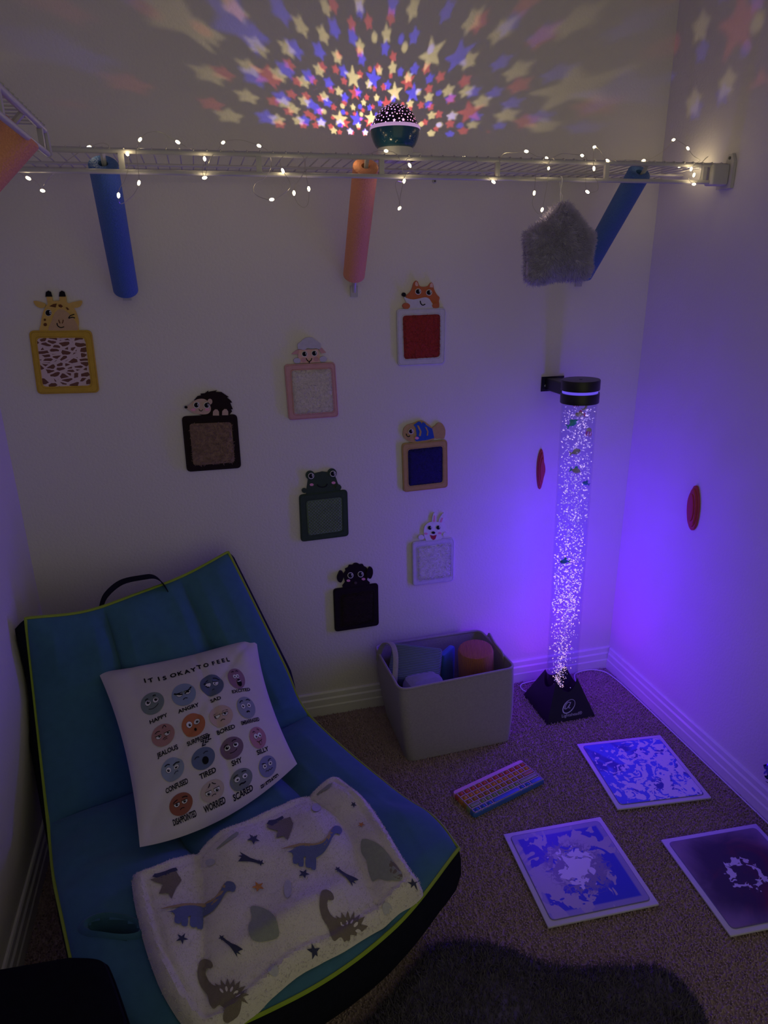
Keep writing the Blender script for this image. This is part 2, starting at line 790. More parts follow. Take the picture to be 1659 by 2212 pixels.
# rising bubbles; the lamp light they scatter is put in as emission
BUB = [emat('bubble_glow_violet', (.40, .28, 1.0), .75, False), emat('bubble_glow_lilac', (.72, .52, 1.0), 1.0, False),
       emat('bubble_glow_pink', (1.0, .60, .88), 1.0, False)]
g = G()
RA = np.array(rot_to(AX))
for k in range(2300):
    t = random.random() ** 1.15
    z = .02 + t * (L_ - .04)
    if z < .34 and random.random() < .8:
        sp_r = .010 + .034 * (z / .30) ** .9
        off0 = np.array([.006 * (1 - z / .3), -.018 * (1 - z / .3)])
        q = rng.normal(size=2) * sp_r * .5 + off0
    else:
        if z < .22 and random.random() < .7:
            continue
        a = random.random() * 2 * PI
        rr = RT * .9 * math.sqrt(random.random())
        q = np.array([math.cos(a), math.sin(a)]) * rr
    if np.hypot(*q) > RT * .9:
        q = q / np.hypot(*q) * RT * .88
    c = A0 + RA @ np.array([q[0], q[1], z])
    r = random.uniform(.0011, .0029) * (1.0 if z > .3 else .75)
    el = (r * random.uniform(.8, 2.0), r * random.uniform(.6, .9), r * random.uniform(.5, .9))
    rt = Matrix.Rotation(random.uniform(-1.2, 1.2), 3, 'Y') @ Matrix.Rotation(random.random() * 3, 3, 'Z')
    low = z < .62
    u = random.random()
    g.cur = (2 if u < .22 + .25 * (z < .3) else 1 if u < .75 else 0) if low else (1 if u < .35 else 0)
    g.ball(c, el, 6, 4, rt)
bb = g.build('bubbles', BUB, LAMP, 'air bubbles rising in the tube, with violet and pink lamp glow put in as emission', kind='stuff')
# collar, cap and glowing slit
C1 = A1 - AX * .002
g = G()
g.lathe([(.050, 0), (.058, .0), (.0585, .002), (.0585, .028), (.058, .030), (.050, .030)], C1, 48, AX, caps=False)
g.build('collar', BLK, LAMP)
g = G()
g.lathe([(.0535, .030), (.0535, .039)], C1, 48, AX, caps=False)
SLIT = emat('slit_glow', (.16, .10, .95), .8)
g.build('light_ring', SLIT, LAMP, 'glowing blue slit ring')
g = G()
g.lathe([(.050, .039), (.058, .039), (.0585, .041), (.0585, .068), (.0575, .070), (.03, .0705), (.0, .0705)], C1, 48, AX, caps=False)
g.lathe([(.0045, .0706), (.0045, .0712), (0, .0712)], C1, 12, AX, caps=False)
g.build('cap', BLK, LAMP)
g = G()
bz = 1.112
g.box((-.366, -.004, 1.108), (-.285, -.0005, 1.156))
g.rbox((-.352, -.150, 1.113), (-.304, -.003, 1.152), .004, 2)
br = g.build('wall_bracket', BLK, LAMP, smooth=False)
g = G()
g.lathe([(.004, 0), (.004, .0015), (.002, .0022), (0, .0022)], (-.352, -.004, 1.127), 12, (0, -1, 0), caps=False)
g.build('screw', mat('screw_metal', (.5, .5, .5), rough=.3, metallic=1.0), br)
# light of the lamp
zk = [c[0] for c in LAMP_COLS]
for i in range(LAMP_N):
    z = .07 + .80 * (i + .5) / LAMP_N
    a = i * 2.4
    q = axp(z) + RA @ np.array([.022 * math.cos(a), .022 * math.sin(a), 0])
    colr = tuple(float(np.interp(z, zk, [c[1][k] for c in LAMP_COLS])) for k in range(3))
    lamp('lamp_light', q, colr, LAMP_POW / LAMP_N, .004, LAMP, smooth=LAMP_SMOOTH)

# cord along the wall
g = G()
cp = [(-.20, -.135, .004), (-.17, -.045, .004), (-.135, -.022, .004), (-.083, -.022, .004), (-.045, -.045, .004), (-.030, -.088, .004), (-.024, -.19, .004), (-.021, -.5, .003), (-.021, -1.0, .003)]
g.tube(cat_rom(cp, 6), .0022, 6)
tag(g.build('power_cord', mat('white_cable', (.75, .75, .78), rough=.4)), 'thin white power cord along baseboard behind bubble lamp', 'cord')
g = G()
cp = [(-.388, -.100, .004), (-.402, -.070, .004), (-.396, -.045, .005), (-.375, -.034, .004), (-.33, -.030, .004), (-.27, -.026, .004)]
g.tube(cat_rom(cp, 6), .0022, 6)
tag(g.build('power_cord', MATS['white_cable']), 'short white cord loop between basket and lamp base', 'cord')

# fish in the tube ------------------------------------------------------------
def fish(px, py, ln, colr, fin, label, yoff=-.03, flip=1, name='toy_fish', tilt=0.0):
    z0 = atY(px, py, -.19)[2]
    c = atY(px, py, axp(z0)[1] + yoff)
    o = thing(name, c, label, 'toy fish')
    R_ = Matrix.Rotation(tilt, 3, 'Y')

    def T_(x, y, z):
        return np.array(c) + np.array(R_ @ Vector((x * flip, y, z)))
    b = G()
    prof = [(-.5, .02), (-.42, .14), (-.25, .24), (0, .28), (.2, .22), (.36, .10), (.45, .06)]
    loops = []
    for x, r in prof:
        loops.append([T_(x * ln, math.sin(2 * PI * k / 12) * r * .45 * ln, math.cos(2 * PI * k / 12) * r * ln) for k in range(12)])
    b.loft(loops, True, caps=True)
    b.build('body', colr, o)
    t = G()
    t.prism([(.40, 0), (.62, .24), (.70, .26), (.60, .02), (.70, -.22), (.60, -.20)], lambda p: T_(p[0] * ln, -.015 * ln, p[1] * ln), lambda p: T_(p[0] * ln, .015 * ln, p[1] * ln))
    t.build('tail_fin', fin, o)
    t = G()
    t.prism([(-.15, .24), (.0, .46), (.22, .40), (.22, .2)], lambda p: T_(p[0] * ln, -.015 * ln, p[1] * ln), lambda p: T_(p[0] * ln, .015 * ln, p[1] * ln))
    t.build('dorsal_fin', fin, o)
    e = G()
    for sy in (-1, 1):
        e.ball(T_(-.34 * ln, sy * .075 * ln, .05 * ln), .04 * ln, 8, 6)
    e.build('eyes', mat('fish_eye', (.01, .01, .01), rough=.2), o)
    return o


GRY = mat('fish_grey', (.55, .55, .5), rough=.3, var=.2)
TEAL = mat('fish_teal', (.08, .55, .6), rough=.3)
PNK = mat('fish_pink', (.9, .15, .45), rough=.3)
BLU = mat('fish_blue', (.08, .35, .85), rough=.3)
CRM = mat('fish_cream', (.75, .7, .6), rough=.3)
fish(1252, 895, .030, CRM, PNK, 'cream toy fish with pink fin floating below lamp collar', tilt=.12)
fish(1238, 914, .034, TEAL, TEAL, 'teal toy fish floating near the top of bubble tube', tilt=-.5, flip=-1)
fish(1244, 976, .033, GRY, CRM, 'grey toy fish with pale belly, upper of the two grey ones', tilt=-.25, flip=-1)
fish(1244, 1017, .034, GRY, TEAL, 'grey toy fish, lower of the two grey ones in bubble tube', flip=-1, tilt=.3)
fish(1265, 1044, .024, BLU, BLU, 'small blue toy fish by right side of bubble tube', tilt=.4)
fish(1219, 1213, .032, BLU, TEAL, 'blue toy fish low in the bubble tube among bubbles', tilt=.1)


def jelly(px, py, r, top, tent, label, yoff=-.03):
    z0 = atY(px, py, -.19)[2]
    c = atY(px, py, axp(z0)[1] + yoff)
    o = thing('toy_jellyfish', c, label, 'toy jellyfish')
    b = G()
    b.lathe([(r, 0), (r * 1.02, r * .3), (r * .8, r * .9), (r * .4, r * 1.15), (0, r * 1.2)], c, 14, caps=False)
    b.build('bell', top, o)
    for k in range(7):
        a = 2 * PI * k / 7
        q = np.array(c) + np.array([math.cos(a), math.sin(a), 0]) * r * .8
        t = G()
        t.tube(cat_rom([q, q + (math.cos(a) * r * .15, math.sin(a) * r * .15, -r * .8), q + (math.cos(a) * r * .1, 0, -r * 1.9)], 3), .0011, 5)
        t.build('tentacle', tent, o)
    return o


jelly(1272, 931, .0085, CRM, PNK, 'toy jellyfish with cream bell and pink tentacles in bubble tube')
jelly(1245, 866, .009, PNK, PNK, 'pink toy jellyfish right under the lamp collar')
g = G()
zc = atY(1266, 876, -.19)[2]
c = atY(1266, 876, -.225)
g.tube(cat_rom([c + (-.002, 0, .014), c + (.001, 0, .004), c + (.0, 0, -.006), c + (-.008, 0, -.012), c + (-.014, 0, -.010)], 4), [.004] * 5 + [.0035] * 4 + [.003] * 4 + [.002] * 4, 8)
tag(g.build('toy_seahorse', CRM), 'cream curved toy seahorse touching the top of bubble tube', 'toy seahorse')

# ================================================================ wire shelves
WIRE = mat('white_epoxy_wire', (.55, .53, .53), rough=.35, var=.04, spec=.5)
ZS, DL = 1.75, .0416


def make_shelf(name, label, origin, along, out, length, struts, braces, right_bracket=None, left_cap=None, s_from=0.0):
    """along: direction of the rails, out: direction away from the wall"""
    O = np.array(origin, float)
    A = np.array(along, float)
    B = np.array(out, float)
    Z = np.array([0, 0, 1.0])
    o = thing(name, O, label, 'shelf')

    def P(a, b, z):
        return O + A * a + B * b + Z * (z - O[2])
    g = G()
    g.tube([P(s_from, .305, ZS), P(length, .305, ZS)], .0062, 10)
    g.build('front_rail', WIRE, o)
    g = G()
    g.tube([P(s_from, .307, ZS - DL), P(length - .01, .307, ZS - DL)], .0052, 10)
    g.build('lip_rail', WIRE, o)
    g = G()
    g.tube([P(s_from, .112, ZS - .002), P(length, .112, ZS - .002)], .0035, 8)
    g.build('middle_rail', WIRE, o)
    g = G()
    g.tube([P(s_from, .010, ZS - .002), P(length, .010, ZS - .002)], .0035, 8)
    g.build('back_rail', WIRE, o)
    g = G()
    a = s_from + .012
    while a < length:
        g.tube([P(a, .008, ZS + .0028), P(a, .295, ZS + .0058), P(a, .306, ZS + .0070), P(a, .312, ZS + .0035)], .0016, 5)
        a += .0295
    g.build('deck_wires', WIRE, o)
    for a in struts:
        g = G()
        b0, b1 = .3005, .3095
        for (w0, w1) in ((-.006, .006),):
            vs = [P(a + w, b, z) for z in (ZS - DL, ZS - .001) for (w, b) in ((w0, b0), (w1, b0), (w1, b1), (w0, b1))]
            g.add(vs, [(3, 2, 1, 0), (4, 5, 6, 7), (0, 1, 5, 4), (1, 2, 6, 5), (2, 3, 7, 6), (3, 0, 4, 7)])
        g.build('lip_strut', WIRE, o, smooth=False)
    for (a0, a1, zb) in braces:
        g = G()
        p0 = P(a0, .300, ZS - .004)
        p1 = P(a1, .010, zb)
        g.tube([P(a0, .308, ZS + .004), p0, p0 + (p1 - p0) * .5, p1, P(a1, .003, zb - .02)], .0055, 8)
        br = g.build('support_brace', WIRE, o)
        f = G()
        q = P(a1, 0, zb - .020)
        e1 = A * .011
        f.loft([[q - e1 + Z * dz + B * d for dz, d in ((.018, .0005), (.018, .007), (-.013, .004), (-.013, .0005))],
                [q + e1 + Z * dz + B * d for dz, d in ((.018, .0005), (.018, .007), (-.013, .004), (-.013, .0005))]], True, caps=True)
        f.build('brace_foot', mat('clear_plastic_foot', (.5, .48, .52), rough=.3, spec=.6), br, 'translucent plastic wall foot', smooth=False)
    if left_cap:
        g = G()
        g.tube([P(length + .0, .305, ZS + .001), P(length + .008, .306, ZS - .004), P(length + .008, .307, ZS - DL + .003), P(length - .004, .307, ZS - DL)], .0058, 8)
        g.build('end_loop', WIRE, o)
    return o, P


SH, PS = make_shelf('wire_shelf', 'long white wire shelf across the back wall holding the star projector', (-W + .002, -.0005, ZS), (1, 0, 0), (0, -1, 0), W - .004,
                    [atY(q, 350, -.305)[0] + W for q in (261, 557, 822, 1073, 1310, 1522)],
                    [(atY(222, 352, -.3)[0] + W, atY(272, 640, -.01)[0] + W, 1.46), (atY(791, 355, -.3)[0] + W, atY(764, 615, -.01)[0] + W, 1.455), (atY(1397, 356, -.3)[0] + W, atY(1252, 600, -.01)[0] + W, 1.47)])
# end bracket at the right wall
g = G()
bx0 = atY(1532, 370, -.305)[0]
g.rbox((bx0, -.322, ZS - DL - .008), (-.010, -.286, ZS + .003), .006)
g.box((-.011, -.332, ZS - DL - .016), (-.0008, -.276, ZS + .006))
g.prism([(-.332, ZS + .006), (-.322, ZS + .028), (-.308, ZS + .028), (-.300, ZS + .006)], lambda p: (-.0008, p[0], p[1]), lambda p: (-.010, p[0], p[1]))
eb = g.build('end_bracket', WIRE, SH, smooth=True)
g = G()
g.lathe([(.004, 0), (.004, .001), (0, .0015)], (-.0105, -.314, ZS + .018), 10, (-1, 0, 0), caps=False)
g.build('screw', mat('dark_screw', (.08, .08, .08), rough=.4), eb)
for q in ((380, 361), (648, 369), (938, 392), (1137, 377), (1255, 375), (432, 357)):
    g = G()
    w = atY(*q)
    g.lathe([(.0055, .0005), (.0055, .004), (.003, .006), (0, .006)], (w[0], 0, min(w[2], ZS - .004)), 10, (0, -1, 0), caps=False)
    wc = g.build('wall_clip', WIRE, SH)
    g = G()
    g.lathe([(.0025, .006), (.0025, .0068), (0, .0068)], (w[0], 0, min(w[2], ZS - .004)), 8, (0, -1, 0), caps=False)
    g.build('clip_screw', MATS['dark_screw'], wc)

LSH, PL = make_shelf('wire_shelf', 'short white wire shelf end on the left wall above the orange pool noodle', (-W + .0005, -2.2, ZS), (0, 1, 0), (1, 0, 0), 2.2 - .53,
                     [2.2 - .57, 2.2 - .868], [(2.2 - .69, 2.2 - .70, 1.465)], left_cap=True, s_from=.9)

# ================================================================ pool noodles


def foam(name, c):
    mt, nt, b = new_mat(name)
    oc = objco(nt)
    f = noise(nt, oc, 420.0, 2.0)
    v = nd(nt, 'ShaderNodeTexVoronoi')
    v.inputs['Scale'].default_value = 260.0
    nt.links.new(oc, v.inputs['Vector'])
    nt.links.new(mixc(nt, f, tuple(x * .8 for x in c), tuple(min(1, x * 1.2) for x in c)), b.inputs['Base Color'])
    b.inputs['Roughness'].default_value = .55
    b.inputs['Specular IOR Level'].default_value = .35
    bn = nd(nt, 'ShaderNodeBump')
    bn.inputs['Strength'].default_value = .5
    bn.inputs['Distance'].default_value = .003
    nt.links.new(v.outputs['Distance'], bn.inputs['Height'])
    nt.links.new(bn.outputs[0], b.inputs['Normal'])
    return mt


FO = foam('orange_foam', (.95, .36, .20))
FB = foam('blue_foam', (.075, .165, .45))


def noodle(p0, p1, r, mt, label):
    p0, p1 = np.array(p0), np.array(p1)
    d = p1 - p0
    L = float(np.linalg.norm(d))
    g = G()
    ri = .0105
    g.lathe([(ri, .0), (ri + .004, -.0005), (r - .004, -.0005), (r, .003), (r * 1.005, L * .4), (r, L - .004), (r - .004, L), (ri + .004, L), (ri, L), (ri, 0)], p0, 40, d / L, caps=False)
    return tag(g.build('pool_noodle', mt), label, 'pool noodle', 'foam sleeves over the shelf braces')


noodle(atY(222.5, 353, -.286), atY(272, 628, -.042), .0318, FB, 'dark blue foam pool noodle under left end of back shelf, above the giraffe panel')
noodle(atY(790, 358, -.286), atY(764.5, 596, -.042), .031, FO, 'orange foam pool noodle under the shelf below the star projector')
noodle(atY(1382, 372, -.286), atY(1258, 593, -.042), .031, FB, 'dark blue foam pool noodle slanting behind the hanging plush star')
na = np.array([PL(2.2 - .69, .297, 1.722), PL(2.2 - .70, .045, 1.482)])
noodle(na[0], na[1], .033, FO, 'orange foam pool noodle under the short shelf on left wall')

# ================================================================ star projector
PC = np.array([-.917, -.20])
ZB = ZS + .0085
ZR = ZB + .073
PRJ = thing('star_projector', (PC[0], PC[1], ZB), 'round star projector night lamp, teal with starry dome, on back shelf', 'night light')
c3 = np.array([PC[0], PC[1], 0])
WP = mat('white_plastic', (.78, .76, .72), rough=.4, var=.03, spec=.4)
g = G()
g.lathe([(.0, ZB), (.054, ZB), (.0535, ZB + .004), (.047, ZB + .014), (.0445, ZB + .024), (.044, ZB + .027), (0, ZB + .027)], c3, 48, caps=False)
g.rbox((PC[0] + .034, PC[1] - .03, ZB), (PC[0] + .062, PC[1] + .03, ZB + .016), .004)
g.build('base', WP, PRJ)
g = G()
prof = [(.0, ZB + .0268), (.044, ZB + .0268), (.050, ZB + .032), (.056, ZB + .043), (.0605, ZB + .056), (.0625, ZB + .066), (.0625, ZB + .0685), (0.0, ZB + .0686)]
g.lathe(prof, c3, 64, caps=False)
g.cur = 1


def body_pt(a, z, lift=.0004):
    r = np.interp(z, [p[1] for p in prof[1:6]], [p[0] for p in prof[1:6]]) + lift
    return np.array([PC[0] + r * math.cos(a), PC[1] + r * math.sin(a), z])


for k in range(34):
    a = random.choice([-2.25, -1.0]) + random.gauss(0, .13)
    z = ZB + random.uniform(.034, .060)
    s_ = random.uniform(.0004, .0009)
    pts = []
    for i in range(10):
        rr = s_ * (1 if i % 2 == 0 else .45)
        pts.append(body_pt(a + rr * math.cos(i * PI / 5) / .058, z + rr * math.sin(i * PI / 5)))
    g.add(pts, [tuple(range(10))])
g.build('body', [mat('teal_gloss', (.010, .085, .16), rough=.18, var=.05, spec=.5, coat=.5), mat('star_print_white', (.8, .85, .8), rough=.5)], PRJ)
g = G()
g.lathe([(.060, ZR - .0045), (.0632, ZR - .0045), (.0638, ZR - .001), (.0615, ZR + .0035), (.0585, ZR + .004)], c3, 64, caps=False)
rmt, nt, b = new_mat('frosted_ring')
b.inputs['Base Color'].default_value = (.85, .7, .85, 1)
b.inputs['Roughness'].default_value = .5
b.inputs['Emission Color'].default_value = (.75, .4, .85, 1)
b.inputs['Emission Strength'].default_value = .42
rmt.cycles.emission_sampling = 'NONE'
g.build('rim_ring', rmt, PRJ, 'frosted lilac glowing rim')

DR = .0575
DC = np.array([PC[0], PC[1], ZR - .004])
LEDS = {'yellow': DC + (.003, .004, .004), 'blue': DC + (-.0115, .004, .004), 'red': DC + (.0075, -.015, .003)}
# positions of the yellow images on the wall give the directions of the cut-outs
wall_stars = []
for (x, y, k) in [(830, 225, 1), (1020, 300, 1), (1457, 320, 0), (1560, 295, 1), (1335, 400, 1), (715, 420, 1), (1140, 490, 1), (460, 400, 1), (985, 600, 1), (1275, 665, 2), (1500, 605, .7),
                  (1610, 580, 1), (855, 700, 1), (640, 640, 1), (390, 580, 1), (1410, 720, 1), (1155, 780, 1), (1030, 825, 1), (375, 825, 1), (860, 865, 1), (1475, 835, .8), (1365, 875, .7), (1185, 905, 0),
                  (1275, 915, .7), (1025, 950, 0), (1345, 975, 0), (690, 880, 1), (220, 990, 1), (630, 1020, 1), (810, 1030, 1), (1005, 1050, 1), (1165, 1015, 2), (1320, 1070, .8), (1430, 1010, 2), (1630, 790, 2),
                  (1110, 1115, .9), (1250, 1122, .9), (1380, 1132, .9), (-190, 170, 2), (765, 930, 1), (50, 640, 1), (1325, 10, 1), (0, 270, 1), (1040, 60, .6), (250, 60, 1)]:
    wall_stars.append((*crop(440, 0, 3.95, [(x, y)])[0], k))
for (x, y, k) in [(205, 75, 1), (135, 405, 0), (360, 470, 2), (680, 520, 1), (960, 265, 1), (35, 580, .9), (165, 660, .9), (1095, 605, 1), (505, 775, 1), (250, 785, 0), (340, 830, .9), (660, 780, .9), (180, 885, .9),
                  (790, 870, 1), (1000, 985, 1), (365, 985, .9), (275, 1060, 0), (715, 1065, .5), (360, 1140, .9), (540, 990, .9), (430, 1065, 0), (1560, 760, 2), (710, 180, 1), (1310, 1080, .9), (1600, 180, 1)]:
    wall_stars.append((*crop(840, 0, 3.95, [(x, y)])[0], k))
holes = []      # (direction from dome centre, radius on unit sphere, spikes)
YL = LEDS['yellow']
for (px, py, k) in wall_stars:
    Pw = atY(px, py)
    if Pw[0] > -.01:
        Pw = atX(px, py)
    d = Pw - YL
    d /= np.linalg.norm(d)
    bq = (YL - DC) @ d
    t = -bq + math.sqrt(bq * bq - ((YL - DC) @ (YL - DC) - DR * DR))
    u = (YL + d * t - DC) / DR
    th = math.acos(min(1, u[2]))
    if th > 1.5:
        continue
    holes.append((u, {2: .086, 1: .043, .9: .041, .8: .038, .7: .036, .6: .034, .5: .032, 0: .024}[k], k))
tries = 0
while tries < 9000:
    tries += 1
    z = random.uniform(.06, .985)
    a = random.random() * 2 * PI
    if len(holes) < 400:
        s_ = math.sqrt(1 - z * z)
        u = np.array([s_ * math.cos(a), s_ * math.sin(a), z])
        k = 2 if random.random() < .04 else (1 if random.random() < .85 else 0)
        r = {2: .080, 1: .042, 0: .024}[k]
        wallward = u[1] > .12
        lat = abs(math.atan2(u[0], u[1]))
        gap = .05
        if all(math.acos(max(-1, min(1, float(u @ h[0])))) > (r + h[1]) * 1.0 + gap for h in holes):
            if u[1] > .02 and (lat < 1.22 and z < .9 or lat >= 1.22 and k == 2):
                continue
            if u[1] > -.05 and lat < 1.7 and z < .9 and random.random() < .5:
                continue
            holes.append((u, r, k))
pts2, faces2 = [], []


def to2(u):
    th = math.acos(max(-1, min(1, u[2])))
    ph = math.atan2(u[1], u[0])
    return (th * math.cos(ph), th * math.sin(ph))


TM = PI / 2 - .01
for (u, r, k) in holes:
    up = np.array([0, 0, 1.0]) - u * u[2]
    up /= np.linalg.norm(up) + 1e-9
    rt_ = np.cross(up, u)
    poly = []
    nn = 10
    for i in range(nn):
        inn = .42 if k == 2 else .56 if k > 0 else .95
        rr = r * (1.0 if i % 2 == 0 else inn)
        a = PI / 2 + 2 * PI * i / nn
        w = u + up * rr * math.sin(a) + rt_ * rr * math.cos(a)
        w /= np.linalg.norm(w)
        q = to2(w)
        n_ = math.hypot(*q)
        if n_ > TM - .01:
            q = (q[0] * (TM - .01) / n_, q[1] * (TM - .01) / n_)
        poly.append(q)
    faces2.append(list(range(len(pts2), len(pts2) + nn)))
    pts2 += poly
nrim = 96
rim_i = list(range(len(pts2), len(pts2) + nrim))
pts2 += [(TM * math.cos(2 * PI * i / nrim), TM * math.sin(2 * PI * i / nrim)) for i in range(nrim)]
gp = []
for i in range(-26, 27):
    for j in range(-26, 27):
        q = (i * .06, j * .06)
        if math.hypot(*q) < TM - .04:
            gp.append(q)
gp = np.array(gp)
keep = np.ones(len(gp), bool)
for f in faces2:
    keep &= ~inside([pts2[i] for i in f], gp)
    ctr = np.mean([pts2[i] for i in f], 0)
    keep &= np.linalg.norm(gp - ctr, axis=1) > .035
pts2 += [tuple(p) for p in gp[keep]]
cd = delaunay_2d_cdt([Vector(p) for p in pts2], [], faces2, 0, 1e-7)


def dome3(p, r=DR):
    th = math.hypot(p[0], p[1])
    ph = math.atan2(p[1], p[0])
    return DC + r * np.array([math.sin(th) * math.cos(ph), math.sin(th) * math.sin(ph), math.cos(th)])


g = G()
g.add([dome3(p) for p in cd[0]], [tuple(f) for f, of in zip(cd[2], cd[5]) if len(of) == 0])
DOMEB = mat('dome_black', (.006, .005, .012), rough=.3, spec=.4)
dome = g.build('starry_dome', DOMEB, PRJ, 'black dome with star shaped cut-outs')
# thin milky liner behind the cut-outs
fm = bpy.data.materials.new('dome_liner')
fm.use_nodes = True
nt = fm.node_tree
nt.nodes.clear()
out = nd(nt, 'ShaderNodeOutputMaterial')
tr = nd(nt, 'ShaderNodeBsdfTransparent')
tl = nd(nt, 'ShaderNodeBsdfTranslucent')
nz = noise(nt, objco(nt), 80.0)
nt.links.new(mixc(nt, nz, (.75, .7, .9), (.9, .85, 1)), tl.inputs[0])
mx = nd(nt, 'ShaderNodeMixShader')
mx.inputs[0].default_value = DOME_FILM
nt.links.new(tr.outputs[0], mx.inputs[1])
nt.links.new(tl.outputs[0], mx.inputs[2])
nt.links.new(mx.outputs[0], out.inputs[0])
g = G()
g.lathe([(DR * .985 * math.sin(t), DR * .985 * math.cos(t)) for t in np.linspace(TM, .0, 14)], DC, 48, caps=False)
g.build('milky_liner', fm, dome)
for nm, p in LEDS.items():
    c_, pw = LED_POW[nm]
    lamp('projector_light', p, c_, pw, LED_RAD, PRJ)

# ================================================================ plush star
PY = -.335
sp_out = cat_rom([atY(*q, PY)[[0, 2]] for q in crop(1060, 250, 2.7696, [(425, 522), (370, 562), (315, 625), (248, 672), (208, 715), (215, 790), (219, 870), (214, 950), (228, 1002), (262, 1010), (350, 990), (430, 980), (510, 990), (560, 968), (586, 925), (584, 850), (598, 775), (607, 722), (585, 690), (540, 640), (490, 575), (455, 532)])], 3, True)
sp_out = [tuple(p) for p in sp_out]
V, T = fill2d(sp_out, .006)
d = bdist(sp_out, V)
th = .052 * np.sqrt(1 - (1 - np.clip(d / .075, 0, 1)) ** 2)
FURG = mat('grey_plush_fur', (.56, .51, .74), rough=.9, var=.3, scale=45, sheen=.3)
PST = thing('plush_star', (float(np.mean(V[:, 0])), PY, float(np.mean(V[:, 1]))), 'fluffy grey plush star hanging on a white loop from the shelf', 'plush toy')
g = G()
for sgn in (-1, 1):
    g.add([(p[0], PY + sgn * t, p[1]) for p, t in zip(V, th)], T)
NS = 14000
q = scatter(sp_out, NS)
qd = bdist(sp_out, q)
qt = .052 * np.sqrt(1 - (1 - np.clip(qd / .075, 0, 1)) ** 2)
sg = np.where(rng.random(NS) < .7, -1.0, 1.0)
# outward direction in plane from nearest boundary: numeric gradient of distance
e = .002
gx = (bdist(sp_out, q + (e, 0)) - bdist(sp_out, q - (e, 0))) / (2 * e)
gz = (bdist(sp_out, q + (0, e)) - bdist(sp_out, q - (0, e))) / (2 * e)
w_ = 1 - np.clip(qd / .06, 0, 1)
N = np.stack([-gx * w_, sg * (1 - w_ * .7), -gz * w_ - .25], 1)
N += .35 * np.stack([np.sin(q[:, 0] * 90 + q[:, 1] * 50), np.zeros(NS), np.cos(q[:, 1] * 80 - q[:, 0] * 60)], 1)
N /= np.linalg.norm(N, axis=1)[:, None]
g.tufts(np.stack([q[:, 0], PY + sg * (qt - .001), q[:, 1]], 1), N, .011, .0011, lean=.42)
g.build('fur_body', FURG, PST)
g = G()
top = atY(1212, 442, PY)
hk = atY(1213, 390, -.312)
lp = [top + (0, 0, -.01), top + (-.003, 0, .02), hk + (-.001, .0, -.03), np.array([hk[0], -.316, ZS - DL - .002]), np.array([hk[0], -.3075, ZS - DL + .0075]), np.array([hk[0] + .002, -.299, ZS - DL]), hk + (.003, .003, -.03), top + (.003, .002, .02), top + (.001, 0, -.01)]
g.tube(cat_rom(lp, 5), .0011, 6)
g.build('hanging_loop', mat('white_cord', (.8, .78, .8), rough=.6), PST)

